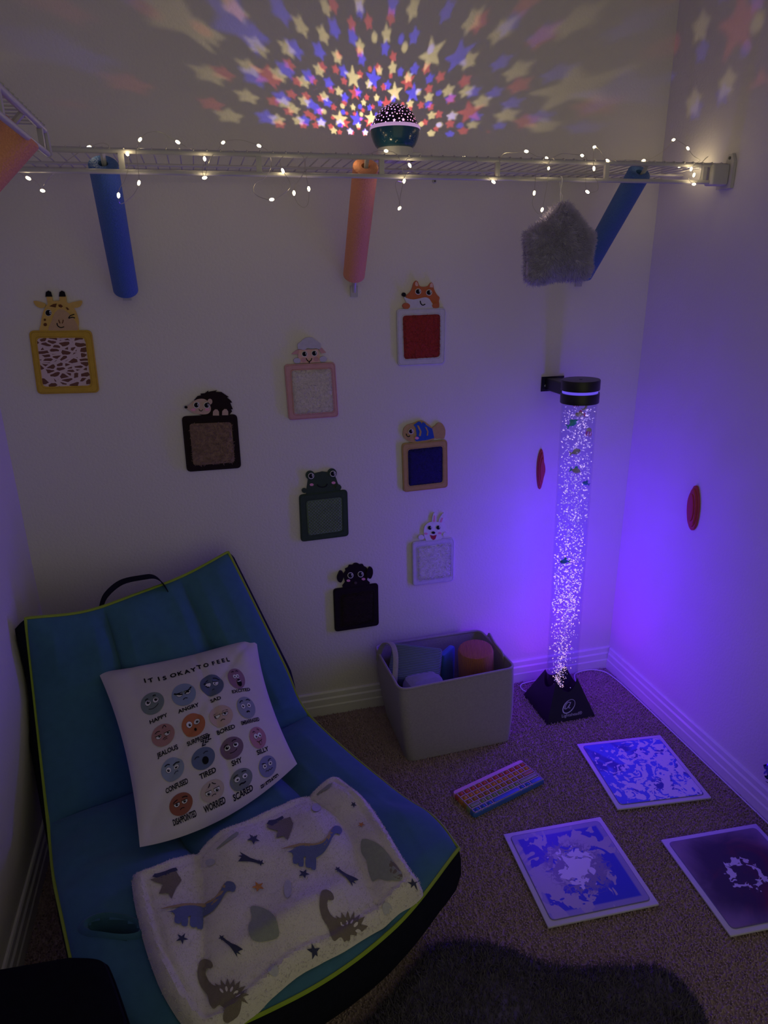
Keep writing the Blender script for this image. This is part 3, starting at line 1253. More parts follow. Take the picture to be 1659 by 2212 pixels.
# ================================================================ string lights
STR = thing('string_light', (-1.0, -.3, ZS), 'warm white fairy light string on silver wire wound along the back shelf', 'string lights')
seq = [  # px, py, y, bulb?
    (40, 372, -.30, 0), (61, 385, -.30, 1), (78, 392, -.30, 0), (92, 412, -.30, 1), (97, 396, -.31, 0), (130, 360, -.30, 0), (165, 333, -.28, 0), (192, 318, -.27, 1), (224, 309, -.26, 0), (250, 326, -.27, 0),
    (275, 333, -.318, 1), (278, 356, -.32, 0), (270, 388, -.325, 0), (258, 408, -.352, 0), (256, 422, -.362, 1), (258, 438, -.358, 0), (268, 438, -.345, 0), (290, 418, -.335, 0), (300, 395, -.33, 1), (299, 366, -.325, 0), (294, 330, -.318, 0),
    (294, 320, -.30, 0), (302.5, 301.5, -.28, 1), (318, 287, -.27, 0), (345, 285, -.26, 0), (365, 296, -.26, 0), (384, 307, -.26, 1), (410, 321, -.27, 0), (432, 331, -.30, 0), (442, 343, -.319, 1), (437, 368, -.32, 0), (442, 384, -.322, 1), (447, 366, -.322, 0),
    (456, 340, -.319, 0), (470, 325, -.29, 0), (482, 308, -.27, 1), (505, 302, -.25, 0), (528, 304, -.25, 0), (559.5, 315, -.26, 1), (580, 328, -.28, 0), (586, 358, -.319, 0), (572, 384, -.32, 0), (550, 398, -.325, 0), (552, 420, -.33, 0), (587, 431, -.33, 1), (622, 411, -.33, 0), (626, 393, -.33, 0), (611, 369, -.322, 1), (605, 345, -.318, 0),
    (625, 333, -.30, 0), (650, 334, -.31, 0), (658, 350, -.319, 0), (655, 375, -.32, 0), (640, 398, -.325, 0), (635, 417, -.33, 1), (642, 438, -.33, 0), (656, 448, -.33, 0), (666, 438, -.33, 0), (667, 408, -.328, 1), (662, 382, -.322, 0), (660, 345, -.319, 0),
    (672, 335, -.30, 0), (683.5, 334, -.29, 1), (705, 334, -.28, 0), (735, 335, -.29, 0), (761.5, 335, -.29, 1), (790, 335, -.29, 0), (815, 326, -.285, 0), (834, 326, -.268, 1), (848, 328, -.275, 0), (858, 336, -.31, 0), (866, 352, -.319, 0), (873, 391, -.322, 1), (857, 391, -.33, 0), (855, 405, -.33, 0), (862, 432, -.335, 0), (863, 450, -.335, 1), (864, 430, -.338, 0), (868, 408, -.33, 0),
    (876, 378, -.322, 0), (890, 372, -.318, 0), (900, 375, -.32, 0), (885, 357, -.319, 1), (880, 343, -.318, 0), (920, 340, -.30, 0), (1000, 341, -.30, 1), (1020, 343, -.29, 0), (1030, 350, -.319, 0), (1040, 372, -.32, 0), (1066, 393, -.322, 1), (1072, 394, -.325, 0), (1078, 375, -.32, 0), (1080, 345, -.318, 0), (1090, 331, -.28, 0), (1112, 330, -.26, 0), (1137, 327, -.26, 1), (1160, 338, -.28, 0), (1181, 342, -.30, 1), (1185, 363.5, -.322, 1), (1180, 356, -.325, 0),
    (1168, 352, -.32, 0), (1158, 378, -.325, 0), (1154, 417, -.335, 1), (1150, 440, -.335, 0), (1158, 457, -.335, 0), (1166, 462, -.335, 0), (1171, 453, -.335, 1), (1176, 430, -.33, 0), (1183, 390, -.323, 0), (1187, 350, -.318, 0), (1210, 333, -.27, 0), (1235, 333, -.26, 0), (1257.5, 336, -.28, 1), (1268, 345, -.319, 0), (1267, 370, -.322, 0), (1265, 395, -.325, 0), (1269, 414.5, -.335, 1), (1290, 412, -.335, 0), (1291, 395, -.325, 0), (1284, 380, -.322, 0), (1283, 364, -.32, 1), (1281, 342, -.318, 0), (1282, 330, -.28, 0), (1284, 317.6, -.25, 1), (1296, 325, -.27, 0), (1312, 347, -.31, 1), (1345, 345, -.27, 0), (1390.5, 347, -.305, 1), (1415, 338, -.26, 0), (1440, 320, -.22, 0), (1455, 302, -.20, 1), (1475, 310, -.21, 0), (1486, 320.5, -.22, 1), (1497, 336, -.24, 0),
    (1512, 346, -.27, 0), (1505, 352, -.319, 0), (1493, 365, -.321, 1), (1499, 378, -.324, 1), (1487, 385, -.325, 0), (1499, 398, -.326, 1), (1512, 385, -.322, 0), (1518, 350, -.318, 0), (1530, 338, -.25, 0), (1545, 332, -.20, 1), (1545, 332, -.20, 1), (1545, 332, -.20, 1), (1545, 332, -.20, 1), (1545, 332, -.20, 1), (1545, 332, -.20, 1)]
pts = [atY(x, y, yy) for x, y, yy, b_ in seq]
pts[-6:] = [np.array(q) for q in ((-.045, -.235, 1.759), (-.032, -.215, 1.762), (-.050, -.195, 1.763), (-.034, -.180, 1.764), (-.055, -.165, 1.765), (-.038, -.150, 1.766))]
wp = cat_rom(pts, 4)
g = G()
g.tube(wp, .0006, 4)
g.build('wire', mat('silver_wire', (.6, .57, .5), rough=.3, metallic=1.0), STR)
BULB = emat('warm_bulb', (1.0, .80, .42), BULB_E)
bulb_me = None
for i, (x, y, yy, b_) in enumerate(seq):
    if not b_:
        continue
    p = pts[i]
    dd = Vector(pts[min(i + 1, len(pts) - 1)] - pts[i - 1]).normalized()
    if bulb_me is None:
        g = G()
        g.ball((-1.0, -.3, ZS), (.0032, .0032, .0056), 8, 6)
        ob = g.build('bulb', BULB, STR)
        bulb_me = ob.data
    else:
        ob = bpy.data.objects.new('bulb', bulb_me)
        COL.objects.link(ob)
        ob.parent = STR
    ob.location = tuple(p - np.array(STR.location))
    ob.rotation_mode = 'QUATERNION'
    ob.rotation_quaternion = (dd + Vector((0, 0, .001))).to_track_quat('Z', 'Y')

# ================================================================ felt panels on the back wall
def felt(name, c, **k):
    return mat(name, c, rough=.9, var=k.get('var', .12), scale=90, bump=.25, bscale=700, spec=.1, sheen=.15)


FBLK = felt('felt_black', (.012, .012, .014))
FWHT = felt('felt_white', (.80, .78, .80))
FPNK = felt('felt_pink', (.85, .35, .50))
YB = -.0006


class Panel:
    def __init__(s, name, label, tr, outer, win, fmat, rad, y1=-.0075):
        s.tr = tr
        po = [atY(*q, -.006) for q in tr(outer)]
        c = np.mean(po, 0)
        s.o = thing(name, (c[0], -.0005, c[2]), label, 'wall panel', 'felt sensory panels on the back wall')
        xo = [(p[0], p[2]) for p in po]
        xw = [(p[0], p[2]) for p in (atY(*q, -.0065) for q in tr(win))]
        O_ = np.array(rquad(xo, rad * 1.25))
        Wn = np.array(rquad(xw, rad))
        cc = O_.mean(0)
        cw = Wn.mean(0)
        s.win, s.cw = Wn, cw

        def sh(P_, k, ctr):
            v_ = P_ - ctr
            return P_ - v_ / np.linalg.norm(v_, axis=1)[:, None] * k
        L = lambda P_, y: [(p[0], y, p[1]) for p in P_]
        g = G()
        g.loft([L(O_, YB), L(O_, y1 + .002), L(sh(O_, .0007, cc), y1 + .0006), L(sh(O_, .002, cc), y1), L(sh(O_, .0042, cc), y1), L(sh(O_, .0048, cc), y1 + .0012), L(sh(O_, .0055, cc), y1),
                L(sh(Wn, -.0055, cw), y1), L(sh(Wn, -.0046, cw), y1 + .0012), L(sh(Wn, -.0038, cw), y1), L(sh(Wn, -.0012, cw), y1), L(sh(Wn, 0, cw), y1 + .001), L(Wn, -.003), L(Wn, YB)], True)
        s.fr = g.build('frame', fmat, s.o)
        s.y1 = y1

    def pad(s, mt, kind=None, n=0, ln=.004, w=.0006, lean=.5, name='texture_pad', y=-.0055, label=None):
        V_, T_ = fill2d([tuple(p) for p in s.win], .005)
        d = bdist(s.win, V_)
        yy = y - (.0025 if n else .0) * np.sqrt(np.clip(d / .012, 0, 1))
        if kind == 'dimple':
            V_, T_ = fill2d([tuple(p) for p in s.win], .0016)
            d = bdist(s.win, V_)
            q = V_ - s.cw
            a, b = q[:, 0] + q[:, 1], q[:, 0] - q[:, 1]
            yy = y - .0045 * np.clip(np.cos(a * PI / .0105) ** 2 * np.cos(b * PI / .0105) ** 2, .0, 1) ** .7 * np.clip(d / .004, 0, 1)
        g = G()
        g.add([(p[0], t, p[1]) for p, t in zip(V_, yy)], T_)
        if n:
            q = scatter(s.win, n)
            P_ = np.stack([q[:, 0], np.full(n, y - .0015), q[:, 1]], 1)
            N_ = np.tile([0, -1.0, 0], (n, 1))
            ang = noise2(q * 60)
            N_ = N_ + .5 * np.stack([np.cos(ang), 0 * ang, np.sin(ang) - .5], 1)
            N_ /= np.linalg.norm(N_, axis=1)[:, None]
            if kind == 'loop':
                g.tufts(P_, N_, ln, w, lean=lean, sides=4, taper=.8, lvar=.2)
            else:
                g.tufts(P_, N_, ln, w, lean=lean)
        return g.build(name, mt, s.o, label)

    def shape(s, name, poly, mt, y0=YB, y1=-.006, par=None, n=0, closed_smooth=False, label=None):
        if n:
            poly = [tuple(p) for p in cat_rom(poly, n, True)]
        g = G()
        px = s.tr(poly)
        ym = y1
        P_ = [atY(*q, ym) for q in px]
        g.prism([(p[0], p[2]) for p in P_], lambda p: (p[0], y0, p[1]), lambda p: (p[0], y1, p[1]))
        return g.build(name, mt, par or s.o, label, smooth=False)

    def multi(s, name, polys, mt, y0, y1, par):
        g = G()
        for poly in polys:
            P_ = [atY(*q, y1) for q in s.tr(poly)]
            g.prism([(p[0], p[2]) for p in P_], lambda p: (p[0], y0, p[1]), lambda p: (p[0], y1, p[1]))
        return g.build(name, mt, par, smooth=False)

    def eye(s, cx, cy, r, par, y=-.006, hl=1, ring=1.28):
        g = G()
        mats = [FWHT, FBLK]
        for k, (rr, yy, dx, dy) in enumerate(((r * ring, y - .0008, 0, 0), (r, y - .0016, 0, 0))):
            g.cur = k
            P_ = [atY(*q, yy) for q in s.tr(circle(cx + dx, cy + dy, rr, n=20))]
            g.prism([(p[0], p[2]) for p in P_], lambda p: (p[0], y + .001, p[1]), lambda p: (p[0], yy, p[1]))
        g.cur = 0
        for (dx, dy, q_) in ((.55 * hl, -.38, .26), (.62 * hl, .18, .2)):
            P_ = [atY(*q, y - .002) for q in s.tr(circle(cx + dx * r, cy + dy * r, r * q_, n=8))]
            g.prism([(p[0], p[2]) for p in P_], lambda p: (p[0], y - .001, p[1]), lambda p: (p[0], y - .0021, p[1]))
        return g.build('eye', mats, par, smooth=False)


def noise2(q):
    return 3 * (np.sin(q[:, 0] * 1.1 + 1.7 * np.sin(q[:, 1] * .9)) + np.cos(q[:, 1] * 1.3 + 1.2 * np.sin(q[:, 0] * 1.4)))


def TR(x0, y0, s):
    return lambda pts: crop(x0, y0, s, pts)


# ---- giraffe
YEL = felt('felt_yellow', (.62, .40, .055))
YEL2 = felt('felt_light_yellow', (.72, .48, .13))
TAN = felt('felt_tan', (.60, .40, .22))
BRN = felt('felt_brown', (.16, .065, .025))
P = Panel('giraffe_panel', 'yellow felt wall panel with winking giraffe head and brown spotted pad', TR(40, 610, 4.608), [(100, 480), (727, 476), (806, 1098), (188, 1115)], [(180, 555), (661, 552), (722, 1027), (244, 1040)], YEL, .011)
mt, nt, b = new_mat('giraffe_spots')
oc = objco(nt)
mp = nd(nt, 'ShaderNodeMapping')
mp.inputs['Scale'].default_value = (42, 42, 80)
nt.links.new(oc, mp.inputs['Vector'])
nz = nd(nt, 'ShaderNodeTexNoise')
nz.inputs['Scale'].default_value = 60
nt.links.new(oc, nz.inputs['Vector'])
mvec = nd(nt, 'ShaderNodeVectorMath', operation='MULTIPLY_ADD')
nt.links.new(nz.outputs[1], mvec.inputs[0])
mvec.inputs[1].default_value = (.35, 0, .35)
nt.links.new(mp.outputs[0], mvec.inputs[2])
vo = nd(nt, 'ShaderNodeTexVoronoi', feature='DISTANCE_TO_EDGE')
vo.inputs['Scale'].default_value = 1.0
vo.inputs['Randomness'].default_value = .9
nt.links.new(mvec.outputs[0], vo.inputs['Vector'])
f = mth(nt, 'GREATER_THAN', vo.outputs[0], .13)
nt.links.new(mixc(nt, f, (.72, .56, .58), (.17, .07, .05)), b.inputs['Base Color'])
b.inputs['Roughness'].default_value = .85
P.pad(mt)
hd = P.shape('head', [(235, 490), (222, 420), (235, 330), (262, 255), (300, 205), (360, 185), (430, 185), (490, 205), (545, 250), (580, 310), (600, 390), (595, 440), (568, 490)], YEL2, n=3)
P.shape('muzzle', [(300, 480), (330, 380), (370, 290), (420, 265), (470, 285), (540, 350), (590, 440), (570, 485), (430, 490)], TAN, y0=-.005, y1=-.0068, par=hd, n=3)
for hx in ((275, 330, 350, 290), (410, 472, 480, 400)):
    h = P.shape('horn', [(hx[0], 135), (hx[1], 135), (hx[2], 210), (hx[3], 210)], YEL2, y0=YB, y1=-.0056, par=hd)
    x = hx[0] - 8
    P.shape('horn_tip', [(x, 142), (x + 4, 98), (x + 28, 82), (x + 54, 95), (x + 68, 142)], FBLK, y0=YB, y1=-.0062, par=h)
P.shape('ear', [(148, 185), (200, 190), (265, 212), (262, 245), (215, 255), (170, 230)], YEL2, y1=-.0052, par=hd, n=2)
P.shape('ear', [(632, 182), (580, 188), (500, 210), (520, 250), (590, 252), (625, 225)], YEL2, y1=-.0052, par=hd, n=2)
P.eye(297, 303, 29, hd, ring=1.12)
P.multi('wink', [stroke([(498, 358), (515, 332), (555, 318)], 9), stroke([(500, 358), (535, 348), (562, 355)], 9)], FBLK, -.005, -.0074, hd)
P.multi('mouth', [stroke([(383, 405), (390, 432), (420, 450), (454, 442)], 9)], FBLK, -.005, -.0076, hd)
P.multi('nostrils', [stroke([(400, 372), (405, 392), (415, 408)], 9), stroke([(445, 372), (442, 392), (433, 408)], 9)], BRN, -.005, -.0076, hd)
P.multi('spots', [[(305, 238), (345, 215), (380, 210), (370, 250)], [(395, 222), (420, 218), (443, 238), (425, 252), (400, 243)], [(468, 250), (485, 248), (505, 270), (488, 276)], circle(262, 372, 12, 12, 10), circle(266, 420, 18, 17, 10)], BRN, -.005, -.0067, hd)

# ---- hedgehog
DBR = felt('felt_dark_brown', (.022, .013, .012))
P = Panel('hedgehog_panel', 'dark brown felt wall panel with hedgehog lying on top of a brown shaggy pad', TR(370, 820, 4.1475), [(92, 330), (590, 312), (628, 792), (140, 828)], [(160, 395), (540, 380), (570, 742), (198, 772)], DBR, .011)
P.pad(mat('chenille_brown', (.33, .21, .18), rough=.9, var=.3, scale=120, sheen=.2), 'loop', 1500, .0068, .00085, .45)
hd = P.shape('spiky_back', [(205, 185), (235, 150), (268, 142), (262, 128), (300, 124), (332, 100), (330, 113), (360, 106), (410, 98), (395, 111), (450, 113), (515, 157), (498, 160), (530, 185), (546, 206), (528, 208), (552, 265), (535, 268), (545, 285), (512, 325), (290, 330), (225, 300)], DBR)
fc_ = P.shape('face', [(130, 247), (165, 225), (205, 190), (255, 172), (310, 180), (345, 225), (355, 270), (330, 305), (270, 312), (200, 300), (152, 270)], felt('felt_sand', (.62, .45, .34)), y0=-.005, y1=-.0072, par=hd, n=3)
P.shape('ear', circle(346, 198, 22, 26, 16), MATS['felt_sand'], y0=-.005, y1=-.008, par=fc_)
P.shape('nose', circle(132, 248, 15, 11, 14), FBLK, y0=-.004, y1=-.008, par=fc_)
P.multi('cheeks', [circle(198, 270, 20, 12, 14), circle(322, 268, 20, 12, 14)], FPNK, -.007, -.0076, fc_)
P.multi('mouth', [stroke([(248, 265), (257, 278), (272, 280), (282, 266)], 6)], FBLK, -.007, -.0078, fc_)
P.eye(226, 228, 22, fc_, -.0072)
P.eye(318, 230, 22, fc_, -.0072)
for cx, cy in ((400, 294), (483, 291)):
    P.shape('paw', [(cx - 28, cy + 28), (cx - 26, cy - 8), (cx - 8, cy - 27), (cx + 12, cy - 26), (cx + 27, cy - 6), (cx + 28, cy + 28)], MATS['felt_sand'], y0=-.005, y1=-.0078, par=hd)

# ---- sheep
PFR = felt('felt_rose', (.66, .36, .36))
PCH = felt('felt_peach', (.80, .50, .42))
LIL = felt('felt_lilac', (.58, .55, .68))
P = Panel('sheep_panel', 'pink felt wall panel with curly sheep head above a pale shaggy pad', TR(590, 700, 4.1475), [(98, 364), (556, 342), (588, 832), (140, 863)], [(165, 418), (518, 402), (542, 785), (192, 808)], PFR, .009)
P.pad(mat('pile_blush', (.74, .66, .66), rough=.9, var=.25, scale=150, sheen=.3), None, 3600, .0052, .0006, .9)
hd = P.shape('head', [(235, 230), (222, 290), (245, 350), (425, 342), (418, 285), (402, 225)], PCH, n=0)
P.shape('wool_cap', [(222, 208), (222, 180), (252, 156), (262, 146), (296, 122), (345, 121), (380, 142), (390, 150), (420, 172), (429, 202), (415, 225), (380, 216), (347, 223), (310, 214), (282, 231), (247, 226), (226, 224)], LIL, y0=YB, y1=-.0078, par=hd, n=3)
P.shape('ear', [(166, 270), (205, 236), (236, 226), (232, 272)], PFR, y1=-.0055, par=hd)
P.shape('ear', [(476, 255), (440, 216), (400, 210), (432, 265)], PFR, y1=-.0055, par=hd)
P.eye(282, 268, 21, hd)
P.eye(370, 262, 21, hd)
P.shape('paw', circle(215, 328, 31, 24, 18), LIL, y1=-.0085, par=hd)
P.shape('paw', circle(450, 315, 34, 25, 18), LIL, y1=-.0085, par=hd)
P.multi('cheeks', [circle(275, 322, 25, 21, 16), circle(386, 314, 25, 21, 16)], PFR, -.005, -.0066, hd)
P.multi('mouth', [stroke([(297, 307), (308, 328), (325, 334), (340, 325), (347, 305)], 7), stroke([(324, 332), (324, 340), (324, 352)], 7)], FBLK, -.005, -.0074, hd)

# ---- fox
ORG = felt('felt_orange', (.56, .16, .06))
WFR = felt('felt_pale_lilac', (.66, .64, .74))
P = Panel('fox_panel', 'pale felt wall panel with orange fox head above a red plush pad', TR(840, 590, 10.533), [(176, 815), (1298, 780), (1270, 2070), (205, 2118)], [(315, 970), (1163, 935), (1156, 1905), (348, 1958)], WFR, .010)
P.pad(mat('plush_red', (.40, .035, .04), rough=.9, var=.35, scale=170, sheen=.3), None, 3600, .0050, .0007, .8)
hd = P.shape('head', [(395, 520), (480, 440), (530, 350), (560, 240), (595, 190), (625, 172), (662, 200), (692, 280), (740, 308), (820, 312), (895, 290), (935, 238), (972, 214), (1006, 250), (1030, 370), (1095, 490), (1155, 555), (1138, 640), (1148, 700), (1130, 790), (980, 800), (700, 800), (440, 600)], ORG, n=3)
P.shape('white_chin', [(345, 545), (430, 575), (560, 600), (720, 570), (820, 550), (900, 570), (955, 640), (1000, 800), (470, 825), (400, 670)], WFR, y0=YB, y1=-.0068, par=hd, n=2)
P.shape('nose', circle(346, 490, 45, 48, 18), FBLK, y1=-.0082, par=hd)
P.shape('paw', circle(400, 748, 84, 68, 20), ORG, y1=-.0086, par=hd)
P.shape('paw', circle(1066, 742, 78, 56, 20), ORG, y1=-.0086, par=hd)
P.multi('inner_ears', [[(600, 275), (598, 215), (630, 188), (662, 240), (668, 290), (632, 298)], [(930, 318), (938, 250), (980, 220), (1003, 260), (1002, 328)]], PCH, -.005, -.0068, hd)
P.eye(668, 420, 54, hd)
P.eye(915, 442, 54, hd)
P.multi('mouth', [stroke([(715, 630), (728, 690), (772, 730), (830, 704)], 22)], FBLK, -.006, -.0076, hd)

# ---- fish
SND = felt('felt_ochre', (.52, .36, .13))
BLF = felt('felt_blue', (.03, .10, .42))
P = Panel('fish_panel', 'tan felt wall panel with blue striped fish above a dark blue pad', TR(850, 890, 5.673), [(102, 387), (660, 340), (667, 925), (122, 985)], [(176, 462), (602, 418), (602, 862), (186, 908)], SND, .010)
P.pad(mat('velvet_navy', (.010, .010, .11), rough=.9, var=.4, scale=100, sheen=.3), None, 3000, .0028, .0006, .8)
hd = P.shape('fish_body', [(118, 260), (128, 205), (170, 160), (240, 140), (310, 112), (370, 112), (440, 160), (485, 210), (503, 320), (460, 352), (300, 375), (222, 372), (160, 340), (125, 305)], SND, n=3)
P.shape('tail_fin', [(472, 205), (510, 170), (540, 138), (570, 132), (605, 150), (637, 225), (622, 325), (560, 325), (500, 318)], SND, y1=-.0054, par=hd, n=2)
st = P.shape('blue_stripes', [(248, 158), (310, 116), (335, 124), (345, 145), (362, 122), (390, 140), (400, 158), (440, 184), (476, 205), (500, 318), (400, 345), (280, 360), (264, 345), (285, 280), (275, 200)], BLF, y0=-.005, y1=-.0074, par=hd)
P.multi('tan_bars', [[(288, 165), (310, 165), (345, 240), (335, 295), (312, 295), (322, 240)], [(385, 182), (405, 186), (430, 240), (422, 290), (405, 290), (414, 240)]], SND, -.006, -.0080, st)
P.multi('mouth', [stroke([(160, 268), (165, 292), (185, 303), (204, 290)], 9)], FBLK, -.005, -.0072, hd)
P.eye(215, 238, 25, hd)
P.shape('cheek', circle(287, 320, 25, 17, 16), FPNK, y0=-.005, y1=-.0082, par=hd)

# ---- frog
GRN = felt('felt_green', (.045, .075, .045))
P = Panel('frog_panel', 'dark green felt wall panel with frog head above a dimpled green pad', TR(600, 1000, 4.1475), [(190, 288), (624, 240), (636, 655), (208, 708)], [(256, 342), (575, 306), (580, 610), (274, 652)], GRN, .010)
P.pad(mat('minky_green', (.13, .20, .13), rough=.7, var=.2, scale=60, sheen=.6), 'dimple')
hd = P.shape('head', [(256, 282), (262, 210), (272, 150), (330, 95), (400, 79), (460, 85), (520, 130), (545, 200), (568, 250)], GRN)
for cx, cy in ((292, 112), (488, 92)):
    e = P.shape('eye_bump', circle(cx, cy, 41, 40, 22), GRN, y1=-.0066, par=hd)
    P.eye(cx + 7, cy + 5, 21, e, -.0066)
P.multi('cheeks', [circle(304, 195, 18, 12, 16), circle(500, 178, 18, 12, 16)], FPNK, -.005, -.0068, hd)
P.multi('mouth', [stroke([(354, 194), (368, 210), (400, 217), (430, 210), (446, 187)], 8)], FBLK, -.005, -.0070, hd)
P.shape('paw', circle(546, 219, 25, 22, 16), GRN, y1=-.0088, par=hd)
P.shape('paw', circle(240, 250, 24, 20, 16), GRN, y1=-.0088, par=hd)

# ---- bunny
P = Panel('bunny_panel', 'white felt wall panel with laughing bunny head above a white fluffy pad', TR(850, 890, 5.673), [(227, 1592), (745, 1543), (738, 2072), (235, 2132)], [(292, 1655), (698, 1605), (706, 2012), (300, 2068)], WFR, .010)
P.pad(mat('fluff_white', (.76, .74, .78), rough=.9, var=.15, scale=80, sheen=.4), None, 3200, .0055, .0006, .8)
hd = P.shape('head', [(372, 1475), (383, 1405), (430, 1357), (500, 1343), (567, 1358), (612, 1410), (612, 1480), (590, 1550), (520, 1590), (420, 1592), (383, 1535)], FWHT, n=3)
for ea, ia in (([(473, 1352), (484, 1262), (505, 1233), (524, 1260), (520, 1352)], [(486, 1345), (500, 1268), (513, 1272), (511, 1345)]), ([(553, 1356), (580, 1276), (618, 1238), (634, 1270), (600, 1360)], [(567, 1352), (590, 1296), (609, 1298), (592, 1352)])):
    e = P.shape('ear', ea, FWHT, y1=-.0058, par=hd, n=3)
    P.shape('inner_ear', ia, FPNK, y0=-.005, y1=-.0064, par=e)
P.eye(447, 1420, 24, hd)
P.eye(550, 1417, 24, hd)
P.shape('nose', circle(490, 1480, 22, 15, 16), FBLK, y0=-.005, y1=-.0078, par=hd)
P.shape('mouth', [(449, 1508), (490, 1518), (530, 1506), (512, 1558), (488, 1568), (464, 1550)], felt('felt_red', (.45, .04, .07)), y0=-.005, y1=-.0070, par=hd)
P.multi('cheeks', [circle(398, 1492, 22, 13, 14), circle(568, 1485, 20, 13, 14)], FPNK, -.005, -.0067, hd)
P.shape('paw', circle(342, 1537, 37, 28, 16), FWHT, y1=-.0086, par=hd)
P.shape('paw', circle(640, 1505, 33, 27, 16), FWHT, y1=-.0086, par=hd)

# ---- poodle
CHO = felt('felt_chocolate', (.017, .009, .010))
P = Panel('poodle_panel', 'blackish brown felt wall panel with curly poodle head, lowest on the back wall', TR(600, 1000, 4.1475), [(497, 1132), (900, 1078), (906, 1455), (512, 1514)], [(565, 1182), (858, 1140), (855, 1420), (570, 1472)], CHO, .010)
P.pad(mat('fur_chocolate', (.020, .009, .009), rough=.9, var=.3, scale=80, sheen=.1), None, 2600, .004, .0006, .8)
hd = P.shape('head', [(585, 1125), (603, 1070), (592, 1030), (586, 1000), (608, 970), (604, 950), (630, 938), (640, 916), (670, 915), (688, 900), (715, 899), (735, 910), (762, 908), (775, 928), (800, 942), (802, 975), (812, 1010), (800, 1050), (822, 1092)], CHO, n=2)
for cx, cy in ((562, 1020), (826, 986)):
    P.shape('ear', [(cx - 5, cy - 50), (cx + 20, cy - 44), (cx + 28, cy - 10), (cx + 22, cy + 25), (cx + 5, cy + 52), (cx - 22, cy + 40), (cx - 30, cy + 8), (cx - 22, cy - 20)], CHO, y1=-.0082, par=hd, n=3)
P.eye(652, 1008, 21, hd)
P.eye(743, 998, 21, hd)
P.multi('cheeks', [circle(633, 1055, 17, 11, 14), circle(768, 1041, 17, 11, 14)], FPNK, -.005, -.0068, hd)
P.shape('nose', circle(698, 1076, 13, 11, 14), felt('felt_taupe', (.10, .07, .06)), y0=-.005, y1=-.008, par=hd)

# ---- two red stepped pads beside the bubble lamp
RED = mat('red_foam', (.50, .055, .075), rough=.55, var=.1, bump=.1)


def lens_pad(fnc, crp, outline, steps, label):
    px = crop(1050, 780, 2.724, outline)
    P_ = [fnc(*q) for q in cat_rom(px, 3, True)]
    c = np.mean(P_, 0)
    o = thing('wall_pad', c, label, 'wall pad', 'red stepped pads on the walls')
    ax = np.array([0, -1.0, 0]) if fnc is atY else np.array([-1.0, 0, 0])
    g = G()

    def lp(k, d):
        return [c + (p - c) * k + ax * d for p in P_]
    g.loft([lp(1, .0005), lp(1, .006), lp(.96, .008)], True, caps=True)
    g.build('base_plate', RED, o)
    g = G()
    g.loft([lp(.86, .007), lp(.84, .012), lp(.78, .014)], True, caps=True)
    g.build('raised_step', RED, o)
    g = G()
    g.loft([lp(.62, .013), lp(.6, .017), lp(.54, .018)], True, caps=True)
    g.build('top_step', RED, o)


lens_pad(atY, None, [(320, 518), (330, 530), (334, 580), (342, 612), (342, 650), (330, 695), (318, 745), (305, 745), (297, 690), (297, 620), (305, 560)], 3, 'narrow red stepped pad on the back wall left of the bubble lamp')
lens_pad(atX, None, [(1235, 733), (1250, 740), (1259, 800), (1258, 880), (1245, 960), (1228, 992), (1212, 990), (1200, 960), (1196, 880), (1202, 810), (1215, 765), (1228, 742)], 3, 'narrow dark red stepped pad on the right wall')

# ================================================================ floor lounge seat
CB = mat('blue_mesh_fabric', (.060, .165, .25), rough=.9, var=.14, scale=40, bump=.3, bscale=900, spec=.1, sheen=.12)
CN = mat('navy_fabric', (.008, .009, .020), rough=.9, var=.3, scale=60, bump=.2, bscale=600, spec=.1)
LIME = mat('lime_piping', (.30, .42, .04), rough=.7, var=.1)


def lerp(a, b, t):
    return np.array(a, float) * (1 - t) + np.array(b, float) * t


def row(L, R, dz=(0, 0, 0)):
    return [np.array(L, float), lerp(L, R, .25) + (0, 0, dz[0]), lerp(L, R, .5) + (0, 0, dz[1]), lerp(L, R, .75) + (0, 0, dz[2]), np.array(R, float)]


CG = [row((-1.949, -.31, .66), (-1.423, -.106, .70), (-.036, -.036, -.028)),
      row((-1.963, -.333, .42), (-1.295, -.236, .375), (.0, .0, .0)),
      row((-1.914, -.59, .24), (-1.233, -.307, .22), (-.01, -.015, -.01)),
      row((-1.874, -.755, .235), (-1.075, -.66, .212), (.0, .0, .0)),
      row((-1.835, -.88, .25), (-1.006, -.815, .235), (.0, .0, .0)),
      [np.array(q, float) for q in ((-1.79, -1.02, .24), (-1.63, -1.17, .222), (-1.40, -1.158, .222), (-1.18, -1.078, .235), (-.985, -.935, .25))]]


def crv(p, t):
    n = len(p) - 1
    x = min(max(t, 0), 1) * n
    i = min(int(x), n - 1)
    f = x - i
    a = p[i - 1] if i > 0 else 2 * p[0] - p[1]
    b, c = p[i], p[i + 1]
    d = p[i + 2] if i + 2 <= n else 2 * p[n] - p[n - 1]
    return .5 * ((2 * b) + (c - a) * f + (2 * a - 5 * b + 4 * c - d) * f * f + (3 * b - a - 3 * c + d) * f ** 3)


def chair_base(u, v):
    return crv([crv(r, u) for r in CG], v)


SU = (.34, .73)
SV = (.40,)


